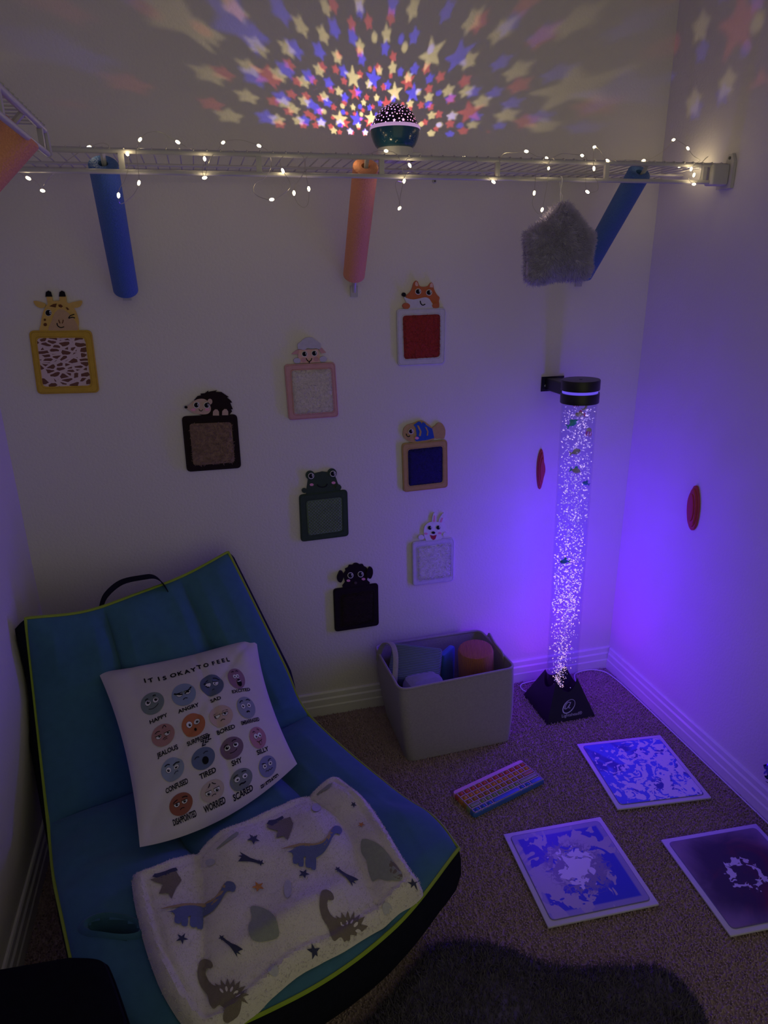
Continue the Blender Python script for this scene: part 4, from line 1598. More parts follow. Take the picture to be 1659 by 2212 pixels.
def chair_pt(u, v):
    p = chair_base(u, v)
    e = .01
    du = chair_base(min(u + e, 1), v) - chair_base(max(u - e, 0), v)
    dv = chair_base(u, min(v + e, 1)) - chair_base(u, max(v - e, 0))
    n = np.cross(du, dv)
    n = n / (np.linalg.norm(n) + 1e-9)
    if n @ (CAM + (0, 0, .6) - p) < 0:
        n = -n
    def s(t, w):
        return min(1.0, t / w) ** .5
    edge = s(min(u, 1 - u) * .7, .07) * s(min(v, 1 - v) * 1.2, .07)
    seam = 1.0
    for a in SU:
        seam = min(seam, .0 + 1.0 * s(abs(u - a) * .7, .05))
    for a in SV:
        seam = min(seam, .0 + 1.0 * s(abs(v - a) * 1.2, .055))
    h = .032 * edge * seam
    h += .026 * math.exp(-((u - .57) / .13) ** 4 - ((v - .50) / .075) ** 2)      # plump lumbar roll
    h += .004 * math.exp(-((u - .17) / .14) ** 4 - ((v - .50) / .06) ** 2)
    h += .004 * math.sin(u * 23 + v * 7) * math.sin(v * 31 - u * 5) * edge
    return p + n * h


CH = thing('lounge_seat', (-1.5, -.6, 0), 'blue padded floor lounge seat with lime piping in the left corner', 'floor seat')
hole_c = None
NUc, NVc = 132, 150
SUR = np.array([[chair_pt(i / NUc, j / NVc) for i in range(NUc + 1)] for j in range(NVc + 1)])
seatV = SUR[int(NVc * .42):].reshape(-1, 3)


def seat_z(x, y):
    d = (seatV[:, 0] - x) ** 2 + (seatV[:, 1] - y) ** 2
    k = np.argpartition(d, 6)[:6]
    w = 1 / (d[k] + 1e-6)
    return float((seatV[k, 2] * w).sum() / w.sum())


# cup pocket opening on the left side of the seat
pk = atZ(249, 2022, .25)
ang = math.atan2(*(atZ(310, 2032, .25) - atZ(190, 2024, .25))[[1, 0]])


def in_pocket(p, k=1.0):
    q = np.array(p[:2]) - pk[:2]
    a = q[0] * math.cos(ang) + q[1] * math.sin(ang)
    b = -q[0] * math.sin(ang) + q[1] * math.cos(ang)
    return (a / (.056 * k)) ** 2 + (b / (.019 * k)) ** 2 < 1


g = G()
g.grid(lambda u, v: SUR[int(round(v * NVc)), int(round(u * NUc))], NUc, NVc, lambda u, v: v > .6 and in_pocket(SUR[min(NVc, int(v * NVc)), min(NUc, int(u * NUc))]))
g.build('top_cushion', CB, CH)


def pk_ring(k, dz):
    out = []
    for i in range(28):
        a = 2 * PI * i / 28
        x, y = .056 * k * math.cos(a), .019 * k * math.sin(a)
        X_ = pk[0] + x * math.cos(ang) - y * math.sin(ang)
        Y_ = pk[1] + x * math.sin(ang) + y * math.cos(ang)
        out.append(np.array([X_, Y_, seat_z(X_, Y_) + dz]))
    return out


g = G()
g.loft([pk_ring(1.36, -.001), pk_ring(1.25, .006), pk_ring(1.08, .009), pk_ring(.95, .003), pk_ring(.85, -.03), pk_ring(.8, -.09), pk_ring(.1, -.10)], True)
g.build('cup_pocket', CB, CH)
# perimeter of the top cushion
per = [SUR[j, NUc] for j in range(0, NVc + 1)] + [SUR[NVc, i] for i in range(NUc - 1, -1, -1)] + [SUR[j, 0] for j in range(NVc - 1, -1, -1)] + [SUR[0, i] for i in range(1, NUc)]
info = [(1.0, j / NVc) for j in range(0, NVc + 1)] + [(i / NUc, 1.0) for i in range(NUc - 1, -1, -1)] + [(0.0, j / NVc) for j in range(NVc - 1, -1, -1)] + [(i / NUc, 0.0) for i in range(1, NUc)]
g = G()
g.tube([p + (0, 0, .001) for p in per], .0042, 6, closed=True)
g.build('piping', LIME, CH)
FW = np.array([.34, -.94, 0])
ctr = np.array([-1.45, -.72, 0])


def body_ring(t):
    """t=0 at the piping, t=1 at the bottom"""
    out = []
    for p, (u, v) in zip(per, info):
        q = np.array(p)
        # back part: offset behind; seat part: straight to the floor, drawn in
        k = np.clip((v - .22) / .22, 0, 1)
        bk = q - FW * .085 * t
        bk = bk + np.array([.94, .34, 0]) * (u - .5) * .05 * math.sin(PI * min(1, t * 1.2)) * 1.2
        bk[2] -= .10 * t * (1 - v) + .01 * t
        inw = ctr - q
        inw[2] = 0
        inw /= np.linalg.norm(inw)
        st_ = q + inw * (.085 * t * t - .018 * math.sin(PI * t))
        st_[2] = q[2] * (1 - t) + .0 * t
        if v < .5:
            st_ = st_ - FW * .06 * t * (1 - abs(v - .4))
        r = bk * (1 - k) + st_ * k
        r[0] = max(r[0], -W + .006)
        r[1] = min(r[1], -.02)
        r[2] = max(r[2], .0005)
        out.append(r)
    return out


g = G()
g.loft([body_ring(t) for t in (0, .12, .3, .5, .7, .85, 1.0)], True)
# underside and rear sheet between the lower edges
last = body_ring(1.0)
nR = NVc + 1
Rr = last[:nR]
Lr = last[nR - 1 + NUc:nR + NUc + NVc - 1]
Lr = [last[nR - 1 + NUc - 0 + j] for j in range(0, NVc + 1)][::-1] if len(last) >= nR + NUc + NVc else None
ub = []
for j in range(NVc + 1):
    a_, b_ = np.array(Lr[j]), np.array(Rr[j])
    ub.append([a_ * (1 - k / 8) + b_ * (k / 8) for k in range(9)])
g.grid(lambda u, v: ub[int(round(v * NVc))][int(round(u * 8))], 8, NVc)
g.build('side_body', CN, CH)
# carry handle on the back
h0, h1 = SUR[0, int(NUc * .40)], SUR[0, int(NUc * .70)]
hp = [atY(*q, yy) for q, yy in (((217, 1318), -.215), ((228, 1287), -.21), ((262, 1258), -.205), ((310, 1247), -.20), ((333, 1246), -.195), ((350, 1258), -.19), ((362, 1280), -.185))]
g = G()
hc = cat_rom(hp, 6)
wd_ = np.array([.17, -.47, -.25]) * .055
dd_ = np.array([.0, .0, .0])
cross = []
for i, p in enumerate(hc):
    t_ = hc[min(i + 1, len(hc) - 1)] - hc[max(i - 1, 0)]
    t_ /= np.linalg.norm(t_)
    n_ = np.cross(t_, FW)
    n_ /= np.linalg.norm(n_)
    w_ = -np.array([0.0, .0, 1.0]) * 0
    cross.append([p + FW * a + n_ * b for a, b in ((-.016, -.0012), (.016, -.0012), (.016, .0012), (-.016, .0012))])
g.loft(cross, True, caps=True)
g.build('carry_handle', CN, CH)

# ================================================================ printed pillow
CT = mat('pillow_cotton', (.64, .60, .60), rough=.9, var=.05, scale=30, bump=.25, bscale=900, spec=.1)


def flat(name, c):
    return mat(name, c, rough=.85, var=.06, scale=60, spec=.1)


INK = flat('ink_black', (.012, .012, .016))
EYEW = flat('ink_white', (.75, .75, .76))
QTL, QTR, QBR, QBL = np.array(atZ(212, 1452, .47)), np.array(atZ(553, 1375, .465)), np.array(atZ(642, 1650, .275)), np.array(atZ(302, 1830, .30))
PNn = np.cross(QTR - QTL, QBL - QTL)
PNn /= np.linalg.norm(PNn)
if PNn @ (CAM - QTL) < 0:
    PNn = -PNn


def pil(u, v, side=1):
    u_ = u - .0
    # edges drawn in between the corners
    a = QTL * (1 - u) * (1 - v) + QTR * u * (1 - v) + QBR * u * v + QBL * (1 - u) * v
    c = QTL * .25 + QTR * .25 + QBR * .25 + QBL * .25
    eu, ev = 4 * u * (1 - u), 4 * v * (1 - v)
    U = (QTR - QTL) * (1 - v) + (QBR - QBL) * v
    V_ = (QBL - QTL) * (1 - u) + (QBR - QTR) * u
    a = a + U * (.5 - u) * .085 * ev * abs(2 * u - 1) ** 2 * 1.0 + V_ * max(.5 - v, 0) * .07 * eu * abs(2 * v - 1) ** 2
    a = a + V_ * max(v - .5, 0) * .15 * eu * (2 * v - 1)
    f = (max(eu, 0) ** .55) * (max(ev, 0) ** .55)
    h = (.052 if side > 0 else -.018) * f
    if side > 0:
        h += .005 * math.sin(9 * u + 5 * v + 1.5 * math.sin(6 * v)) * (1 - f * .6) * min(1, 4 * eu) * min(1, 4 * ev)
        h -= .0035 * math.exp(-((u - .57 - .012 * math.sin(5 * v)) / .018) ** 2) * min(1, 3 * ev)          # crease
        h += .010 * math.exp(-((u - .88) / .07) ** 2 - ((v - .17) / .10) ** 2)
        h -= .006 * math.exp(-((u - .15 - .25 * v) / .05) ** 2 - ((v - .12) / .12) ** 2)
        h -= .004 * math.exp(-(((u - .1) + (v - .9)) / .03) ** 2) * min(1, 4 * eu) * min(1, 4 * ev)
    return a + PNn * h


g = G()
NP_ = 60
g.grid(lambda u, v: pil(u, v, 1), NP_, NP_)
g.grid(lambda u, v: pil(1 - u, v, -1), 30, 30)


def pmap(u, v, lift):
    p = pil(u, v, 1)
    e = .004
    n = np.cross(pil(u + e, v) - p, pil(u, v + e) - p)
    n /= np.linalg.norm(n) + 1e-12
    if n @ PNn < 0:
        n = -n
    return p + n * lift


def uv_of(px, py):
    """point of the front cover seen at a measured position"""
    d = ray(px, py)
    u, v = .5, .5
    for _ in range(25):
        def res(u, v):
            w = pil(u, v, 1) - CAM
            return np.array([w @ np.cross(d, (0, 0, 1.0)), w @ np.cross(d, np.cross(d, (0, 0, 1.0)))])
        r = res(u, v)
        e = 1e-4
        J = np.stack([(res(u + e, v) - r) / e, (res(u, v + e) - r) / e], 1)
        s_ = np.linalg.solve(J, -r)
        u, v = np.clip(u + np.clip(s_[0], -.15, .15), .01, .99), np.clip(v + np.clip(s_[1], -.15, .15), .01, .99)
    return u, v


PMATS = [CT, INK, EYEW]
FC = {}


def fcol(nm, c):
    FC[nm] = len(PMATS)
    PMATS.append(flat('ink_' + nm, c))


for nm, c in (('sage', (.20, .25, .25)), ('sky', (.25, .32, .46)), ('slate', (.12, .15, .23)), ('mauve', (.30, .17, .24)), ('salmon', (.42, .23, .22)), ('orange', (.48, .17, .08)),
              ('sand', (.56, .42, .34)), ('steel', (.27, .30, .38)), ('powder', (.27, .33, .43)), ('denim', (.13, .17, .27)), ('plum', (.20, .13, .18)), ('rose', (.45, .22, .28)),
              ('rust', (.30, .11, .07)), ('beige', (.50, .42, .36)), ('moss', (.19, .22, .22)), ('iris', (.22, .24, .40))):
    fcol(nm, c)
PWd = .45


def blob(pts, mi, lift, step=None):
    """polygon in face-local coordinates already mapped to (u, v)"""
    g.cur = mi
    if step:
        V_, T_ = fill2d(pts, step)
        g.add([pmap(p[0], p[1], lift) for p in V_], T_)
    else:
        tr_ = tessellate_polygon([[Vector((p[0], p[1], 0)) for p in pts]])
        g.add([pmap(p[0], p[1], lift) for p in pts], [tuple(t) for t in tr_])


FPX = {'HAPPY': (329, 1519, 342, 1553), 'ANGRY': (397, 1500, 407, 1530), 'SAD': (458, 1480, 466, 1511), 'EXCITED': (511, 1466, 521, 1492), 'JEALOUS': (352, 1588, 362, 1623), 'SURPRISED': (418, 1567, 428, 1598),
       'BORED': (478, 1546, 488, 1576), 'EMBARRASSED': (532, 1528, 541, 1558), 'CONFUSED': (373, 1663, 382, 1698), 'TIRED': (439, 1638, 449, 1671), 'SHY': (501, 1615, 511, 1646), 'SILLY': (557, 1593, 567, 1622),
       'DISAPPOINTED': (391, 1737, 399, 1768), 'WORRIED': (459, 1708, 464, 1739), 'SCARED': (521, 1683, 525, 1713), 'FRUSTRATED': (578, 1655, 583, 1690)}


def face(cu, cv, colr, label, brows, eyes, mouth, extra=(), sx=1.0, sy=1.0):
    a_ = FPX[label]
    cu, cv = uv_of(a_[0], a_[1])
    lu, lv = uv_of(a_[2], a_[3])
    RU = min(.074, abs(uv_of(a_[0] + 26, a_[1] - 6)[0] - cu)) * (.84 if cu > .78 else 1)
    RV = min(.078, abs(uv_of(a_[0], a_[1] + 26)[1] - cv))

    def M(pts):
        return [(cu + x * RU * sx, cv + y * RV * sy) for x, y in pts]
    blob(M(circle(0, 0, 1, n=28)), FC[colr], .0012, .02)
    for (ex, ey, er, px, py, pr_, lid) in eyes:
        if er > 0:
            blob(M(circle(ex, ey, er * 1.10, n=16)), 1, .0015)
            blob(M(circle(ex, ey, er, n=16)), 2, .0018)
        if pr_ > 0:
            blob(M(circle(ex + px, ey + py, pr_, n=12)), 1, .0021)
            blob(M(circle(ex + px + pr_ * .3, ey + py - pr_ * .35, pr_ * .3, n=8)), 2, .0024)
        if lid > 0:
            yl = ey - er * (1 - lid * 2)
            sa = math.asin(max(-.95, min(.95, (yl - ey) / (er * 1.12))))
            top_ = [(ex + er * 1.12 * math.cos(a), ey + er * 1.12 * math.sin(a)) for a in np.linspace(PI - sa, 2 * PI + sa, 12)]
            blob(M(top_), FC[colr], .0027)
            xw = er * 1.12 * math.cos(sa)
            blob(M(stroke([(ex - xw, yl), (ex, yl - .01), (ex + xw, yl)], .06, 3)), 1, .0029)
    for st_, w_ in brows:
        blob(M(stroke(st_, w_, 4)), 1, .0027)
    for st_, w_ in mouth:
        blob(M(stroke(st_, w_, 4)), 1, .0020)
    for kind, pts_, mi in extra:
        blob(M(pts_), mi, .0022)
    V_, F_ = text2d(label, .032, .0009)
    g.cur = 1
    w_ = max(abs(x) for x, y in V_)
    k = min(1.15, .066 / w_)
    g.add([pmap(min(.985, lu + x * k), min(.985, lv + .010 - y * 1.0), .0014) for x, y in V_], F_)


EY = lambda px, py, r=.22, p=.11, lid=0, dx=.34, ey=-.12: [(-dx, ey, r, px, py, p, lid), (dx, ey, r, px, py, p, lid)]
SMILE = [([(-.42, .42), (-.15, .52), (.2, .45), (.48, .26)], .05)]
FROWN = [([(-.18, .48), (0, .38), (.2, .46)], .06)]
face(.277, .25, 'sage', 'HAPPY', [([(-.5, -.42), (-.36, -.5), (-.22, -.46)], .08), ([(.2, -.55), (.34, -.6), (.46, -.52)], .08)], EY(.03, -.04, .24, .14), SMILE)
face(.477, .258, 'sky', 'ANGRY', [([(-.75, -.28), (-.4, -.10), (-.1, .0)], .11), ([(.75, -.42), (.4, -.16), (.1, .0)], .11)], EY(.06, .02, .25, .11, .38), FROWN)
face(.654, .248, 'slate', 'SAD', [([(-.7, -.15), (-.4, -.42), (-.2, -.5)], .06), ([(.2, -.55), (.5, -.5), (.75, -.3)], .06)], EY(-.03, .08, .25, .14, .30), [([(-.1, .45), (0, .40), (.1, .45)], .05)])
face(.815, .255, 'mauve', 'EXCITED', [([(-.4, -.6), (-.25, -.7), (-.1, -.62)], .07), ([(.1, -.66), (.25, -.72), (.4, -.6)], .07)], EY(.02, .02, .20, .08, .0, .18, -.2), [], [('m', circle(.15, .45, .28, .36, 16), 1), ('t', [(-.05, .25), (.36, .22), (.36, .34), (-.02, .36)], 2)], .78, 1.05)
face(.292, .452, 'salmon', 'JEALOUS', [([(-.6, -.36), (-.38, -.46), (-.15, -.4)], .06), ([(.1, -.55), (.3, -.78), (.42, -.52)], .06)], EY(.08, .04, .24, .10, .42, .38, -.02), [([(-.1, .42), (.1, .30), (.3, .34)], .05), ([(.0, .52), (.15, .44), (.28, .48)], .04)])
face(.485, .466, 'orange', 'SURPRISED', [], EY(.03, .03, .25, .11, 0, .34, -.14), [], [('m', circle(.05, .48, .10, .14, 14), 1)])
face(.662, .47, 'sand', 'BORED', [([(-.62, -.28), (-.38, -.30), (-.12, -.24)], .05), ([(.15, -.30), (.4, -.36), (.65, -.32)], .05)], EY(0, .06, .24, .10, .45), FROWN)
face(.822, .475, 'steel', 'EMBARRASSED', [([(-.6, -.45), (-.4, -.62), (-.2, -.58)], .08), ([(.2, -.62), (.42, -.66), (.6, -.5)], .08)], EY(0, 0, .22, .10), [([(-.15, .46), (.02, .38), (.2, .46)], .12)])
face(.30, .668, 'powder', 'CONFUSED', [([(-.6, -.42), (-.36, -.52), (-.16, -.44)], .08), ([(.1, -.30), (.4, -.42), (.72, -.30)], .10)], EY(-.02, .03, .22, .11, 0, .36, -.05), [([(.05, .48), (.22, .34), (.42, .40)], .05)])
face(.492, .678, 'denim', 'TIRED', [([(-.7, -.2), (-.5, -.32), (-.3, -.24)], .06), ([(.1, -.36), (.3, -.46), (.5, -.40)], .06)], [], [], [('m', circle(.12, .28, .27, .36, 18), 1)])
face(.672, .69, 'plum', 'SHY', [([(-.62, -.3), (-.45, -.42), (-.28, -.4)], .07), ([(.1, -.5), (.3, -.6), (.5, -.55)], .07)], EY(-.02, -.04, .23, .14, 0, .36, -.1), [([(-.3, .42), (.0, .46), (.3, .34), (.36, .26)], .05)])
face(.832, .70, 'rose', 'SILLY', [([(-.5, -.5), (-.35, -.62), (-.2, -.5)], .06), ([(.1, -.75), (.25, -.7), (.35, -.55)], .06)], EY(.05, .05, .24, .10, 0, .24, -.15), [([(-.3, .3), (.0, .44), (.4, .25)], .06)], [('t', circle(.1, .52, .16, .2, 14), 1), ('u', circle(.1, .54, .12, .15, 12), FC['rose'])], .92, 1.02)
face(.30, .885, 'rust', 'DISAPPOINTED', [([(-.6, -.3), (-.4, -.42), (-.2, -.48)], .08), ([(.2, -.5), (.45, -.48), (.65, -.36)], .08)], EY(0, .05, .24, .12, .35), FROWN)
face(.492, .89, 'beige', 'WORRIED', [([(-.3, -.4), (-.15, -.55), (-.08, -.72)], .08), ([(.1, -.72), (.22, -.55), (.38, -.45)], .08)], EY(0, .10, .25, .13, .25, .36, .05), FROWN)
face(.675, .912, 'moss', 'SCARED', [([(-.6, -.38), (-.4, -.5), (-.2, -.5)], .08), ([(.15, -.58), (.35, -.62), (.55, -.5)], .08)], EY(.02, .03, .23, .10), [([(-.3, .46), (-.1, .38), (.1, .44), (.3, .38)], .12)])
face(.835, .905, 'iris', 'FRUSTRATED', [([(-.6, -.42), (-.4, -.4), (-.2, -.3)], .07), ([(.15, -.4), (.38, -.55), (.55, -.5)], .07)], EY(.02, 0, .22, .10), [([(-.4, .42), (-.25, .32), (-.1, .46), (.05, .34), (.2, .48), (.35, .36), (.45, .44)], .05)])
# sleepy letters and the curved title
g.cur = 1
for ch, zx, zy in (('Z', 440, 1612), ('Z', 446, 1605), ('Z', 452, 1599)):
    V_, F_ = text2d(ch, .038, .001)
    u0, v0 = uv_of(zx, zy)
    g.add([pmap(u0 + x, v0 - y, .003) for x, y in V_], F_)
for ch, zx, zy in (('I', 314.6, 1475), ('T', 327, 1474), ('I', 344.4, 1471), ('S', 357, 1469), ('O', 375.6, 1463), ('K', 390, 1459), ('A', 405.3, 1455), ('Y', 419, 1451), ('T', 431.5, 1445), ('O', 446.4, 1441), ('F', 462, 1437), ('E', 472.5, 1434), ('E', 483, 1431), ('L', 493, 1429)):
    V_, F_ = text2d(ch, .050, .0018)
    u0, v0 = uv_of(zx, zy)
    xk = .95 if zx < 440 else .80
    g.add([pmap(u0 + x * xk, max(.012, v0 - y * .95), .0014) for x, y in V_], F_)
tag(g.build('pillow', PMATS), 'white pillow with sixteen emotion faces and lettering lying on the blue seat', 'pillow')

# ================================================================ dinosaur blanket
BL = mat('fleece_cream', (.72, .66, .66), rough=.95, var=.08, scale=25, bump=.45, bscale=420, spec=.05, sheen=.4)
BM = [BL]
BC = {}
for nm, c in (('navy', (.045, .050, .11)), ('dino_blue', (.13, .16, .33)), ('dino_sage', (.30, .32, .29)), ('dino_taupe', (.20, .165, .14)), ('star_orange', (.60, .25, .07)), ('pale_blue', (.50, .49, .58)), ('ochre', (.42, .30, .16))):
    BC[nm] = len(BM)
    BM.append(mat('fleece_' + nm, c, rough=.95, var=.15, scale=120, bump=.4, bscale=420, spec=.05, sheen=.3))
BZ = .295


def bpx(pts, th=.030):
    out = []
    for q in pts:
        z = BZ
        for _ in range(4):
            w = atZ(*q, z)
            z = seat_z(w[0], w[1]) + th
        out.append(tuple(w[:2]))
    return out


edge_px = [(725, 1685), (745, 1692), (800, 1740), (845, 1810), (885, 1875), (913, 1922), (905, 1940), (860, 1972), (800, 2015), (745, 2052), (690, 2080), (640, 2108), (560, 2180), (500, 2222), (440, 2245), (405, 2225),
           (372, 2180), (340, 2120), (312, 2040), (292, 1960), (284, 1905), (292, 1893), (350, 1868), (450, 1820), (540, 1775), (620, 1735), (690, 1700), (712, 1686)]
bo = [tuple(p) for p in cat_rom(bpx(edge_px, .012), 3, True)]
V_, T_ = fill2d(bo, .0075)
cache = {}


def wr(x, y):
    w = .006 * math.sin(x * 14 + y * 22) * math.sin(y * 17 - x * 9) + .004 * math.sin(x * 31 - y * 12)
    # fold near the front edge
    q = (x + 1.37) * .94 + (y + 1.03) * .34
    r = -(x + 1.37) * .34 + (y + 1.03) * .94
    w += .011 * math.exp(-((r + .010 - .5 * q * q) / .022) ** 2) * math.exp(-(q / .16) ** 4)
    return w


def bz(P2):
    P2 = np.asarray(P2, float)
    d = bdist(bo, P2)
    out = []
    for p, dd in zip(P2, d):
        k = min(dd / .022, 1)
        z = seat_z(p[0], p[1]) + .004 + .026 * math.sqrt(max(0, 1 - (1 - k) ** 2)) + wr(*p) * k
        # stitched hem along the border
        z += .003 * math.exp(-((dd - .018) / .005) ** 2) - .004 * math.exp(-((dd - .030) / .004) ** 2)
        out.append(z)
    return np.array(out)


g = G()
zz = bz(V_)
g.add([(p[0], p[1], z) for p, z in zip(V_, zz)], T_)
q_ = scatter(bo, 26000)
g.tufts(np.concatenate([q_, bz(q_)[:, None] - .001], 1), np.tile([0, 0, 1.0], (len(q_), 1)), .0032, .0007, lean=.9)


def pr_(nm, pts, n=3, closed=True):
    g.cur = BC[nm]
    q = crop(260, 1650, 2.183, pts)
    if n:
        q = [tuple(p) for p in cat_rom(q, n, True)]
    P2 = bpx(q)
    A_, B_ = fill2d(P2, .006)
    ok = inside(bo, A_) & (bdist(bo, A_) > .002)
    B_ = [t for t in B_ if all(ok[i] for i in t)]
    zz = bz(A_)
    g.add([(p[0], p[1], z + .0030) for p, z in zip(A_, zz)], B_)


def star(nm, cx, cy, r, rot=0.3, sk=.42):
    pr_(nm, [(cx + (r if i % 2 == 0 else r * sk) * math.cos(rot + i * PI / 5), cy + .85 * (r if i % 2 == 0 else r * sk) * math.sin(rot + i * PI / 5)) for i in range(10)], 0)


def longneck(ox, oy, s=1.0, sx=1.0):
    f = lambda pts: [(ox + x * s * sx, oy + y * s) for x, y in pts]
    pr_('ochre', f([(-170, -2), (-60, -28), (30, -24), (90, -50), (130, -110), (138, -118), (138, -92), (100, -30), (60, -8), (-60, -12)]))
    pr_('dino_blue', f([(-175, 8), (-120, 12), (-60, -14), (20, -14), (80, -30), (112, -70), (132, -108), (150, -126), (178, -122), (190, -100), (178, -78), (158, -82), (140, -70), (112, -20), (80, 20), (40, 45), (28, 45), (-20, 40), (-60, 55), (-92, 40), (-108, 18)]))
    for lx, ly, h in ((-80, 40, 38), (-48, 52, 40), (-6, 48, 50), (24, 40, 66)):
        pr_('dino_blue', f([(lx - 14, ly - 10), (lx + 12, ly - 10), (lx + 12, ly + h - 6), (lx - 2, ly + h), (lx - 18, ly + h - 10)]), 2)


longneck(355, 685, 1.0)
longneck(893, 408, .88, .92)


def spiny(ox, oy, s=1.0):
    f = lambda pts: [(ox + x * s, oy + y * s) for x, y in pts]
    pr_('dino_taupe', f([(-92, -118), (-70, -128), (-42, -118), (-34, -98), (-44, -88), (-62, -86), (-68, -60), (-50, -24), (-20, -8), (10, -14), (60, -10), (100, 30), (110, 70), (90, 120), (60, 145), (30, 160), (14, 150), (22, 110), (0, 80), (-30, 100), (-48, 84), (-60, 40), (-90, 0), (-104, -50), (-100, -95)]), 3)
    for k in range(9):
        a = -2.3 + k * .33
        cx, cy = 40 + 66 * math.cos(a), 52 + 66 * math.sin(a)
        dx, dy = math.cos(a), math.sin(a)
        pr_('dino_taupe', f([(cx - dy * 11, cy + dx * 11), (cx + dx * 34, cy + dy * 34), (cx + dy * 11, cy - dx * 11), (cx - dx * 14, cy - dy * 14)]), 0)
    for k in range(5):
        a = -2.2 + k * .5
        cx, cy = 36 + 50 * math.cos(a), 56 + 50 * math.sin(a)
        g.cur = 0
        q = crop(260, 1650, 2.183, circle(ox + cx * s, oy + cy * s, 6 * s, 14 * s, 10, a + PI / 2))
        P2 = bpx(q)
        A_, B_ = fill2d(P2, .006)
        g.add([(p[0], p[1], z + .0036) for p, z in zip(A_, bz(A_))], [t for t in B_])


spiny(470, 1050)
spiny(1040, 735, .95)
# pale green round-backed dinosaurs
pr_('dino_sage', [(615, 680), (650, 680), (690, 700), (720, 735), (742, 780), (748, 830), (700, 848), (640, 850), (612, 825), (606, 770), (622, 735)])
pr_('dino_sage', [(1140, 362), (1200, 380), (1250, 420), (1290, 470), (1330, 530), (1320, 560), (1260, 565), (1215, 548), (1190, 560), (1170, 510), (1160, 460), (1136, 420)])
pr_('dino_taupe', [(1270, 470), (1300, 480), (1330, 535), (1316, 556), (1290, 550), (1272, 520)])
# partial dinosaurs along the folded edge
pr_('dino_taupe', [(690, 290), (735, 262), (800, 240), (815, 275), (806, 315), (790, 362), (768, 340), (735, 350), (742, 310), (700, 300)], 1)
pr_('dino_taupe', [(140, 545), (180, 530), (262, 500), (288, 540), (262, 575), (240, 630), (225, 600), (180, 605), (200, 560), (160, 552)], 1)
pr_('navy', [(690, 280), (700, 262), (730, 255), (764, 236), (770, 246), (735, 272), (715, 286)], 1)
pr_('navy', [(150, 530), (160, 512), (210, 500), (262, 484), (270, 496), (215, 522), (180, 535)], 1)
pr_('dino_sage', [(455, 415), (500, 375), (550, 336), (558, 350), (510, 385), (470, 412)], 2)
pr_('dino_sage', [(925, 150), (960, 120), (1000, 105), (985, 130), (940, 152)], 2)
# little stars and comets
star('navy', 629, 366, 32)
star('navy', 866, 522, 28, .1)
star('star_orange', 650, 578, 32, .5)
star('navy', 292, 832, 32, .2, .36)
star('navy', 914, 882, 34, .6, .38)
star('navy', 1382, 578, 28, .7, .4)
star('star_orange', 1136, 288, 18, .2)
star('navy', 1100, 196, 16, .2)


def comet(x0, y0, x1, y1, r):
    star('navy', x0, y0, r, .3)
    dx, dy = x1 - x0, y1 - y0
    L = math.hypot(dx, dy)
    nx, ny = -dy / L, dx / L
    pr_('navy', [(x0 - nx * 5, y0 - ny * 5), (x0 + dx * .5 - nx * 8, y0 + dy * .5 - ny * 8), (x1 - nx * 22, y1 - ny * 22), (x1 - dx * .12, y1 - dy * .12), (x1 + dx * .05, y1 + dy * .05), (x1 - dx * .14 + nx * 8, y1 - dy * .14 + ny * 8), (x1 + nx * 20, y1 + ny * 20), (x0 + dx * .5 + nx * 8, y0 + dy * .5 + ny * 8), (x0 + nx * 5, y0 + ny * 5)], 0)


comet(662, 468, 560, 450, 18)
comet(1025, 490, 1110, 565, 16)
comet(478, 822, 565, 895, 17)
for x, y, w_, h_ in ((925, 210, 22, 18), (425, 475, 24, 16), (790, 600, 18, 50), (1262, 690, 26, 22), (722, 985, 26, 24)):
    pr_('pale_blue', circle(x, y, w_, h_, 12), 0)
tag(g.build('fleece_blanket', BM), 'folded cream fleece blanket with dinosaur print lying on front of the blue seat', 'blanket')

# ================================================================ dark ottoman at the lower left edge
g = G()
dk = [tuple(atZ(x, y, .50)[:2]) for x, y in ((150, 2062), (215, 2066), (236, 2090), (275, 2200))]
ot = [(-1.975, -1.197)] + [(-1.84, -1.188)] + [tuple(p) for p in cat_rom(dk, 5)] + [(-1.612, -1.50), (-1.66, -1.62), (-1.80, -1.66), (-1.975, -1.66)]
oc_ = np.mean(ot, 0)


def ol(k, z):
    return [tuple(oc_ + (np.array(p) - oc_) * k) + (z,) for p in ot]


g.loft([ol(.93, .0), ol(.985, .02), ol(1, .08), ol(1.0, .47), ol(.985, .492), ol(.93, .502), ol(.5, .512)], True, caps=True)
OT = thing('ottoman', (oc_[0], oc_[1], 0), 'black fabric ottoman in front of the blue seat at lower left', 'ottoman')
g.build('cushion_block', mat('black_fabric', (.006, .006, .010), rough=.95, var=.3, bump=.2, bscale=500, spec=.05), OT)
g = G()
g.tube([tuple(p) for p in ol(.993, .484)], .003, 6, closed=True)
g.build('piping', MATS['black_fabric'], OT)

# ================================================================ felt basket and its contents
FE = mat('basket_felt', (.40, .37, .37), rough=.95, var=.16, scale=160, bump=.35, bscale=500, spec=.05, sheen=.2)
BK = thing('storage_basket', (-.75, -.19, 0), 'grey felt storage basket with open top on carpet left of bubble lamp', 'basket')
bot_ = [(-.930, -.050), (-.575, -.045), (-.560, -.326), (-.930, -.336)]
topc = [(-.962, -.032), (-.562, -.030), (-.545, -.298), (-.950, -.318)]


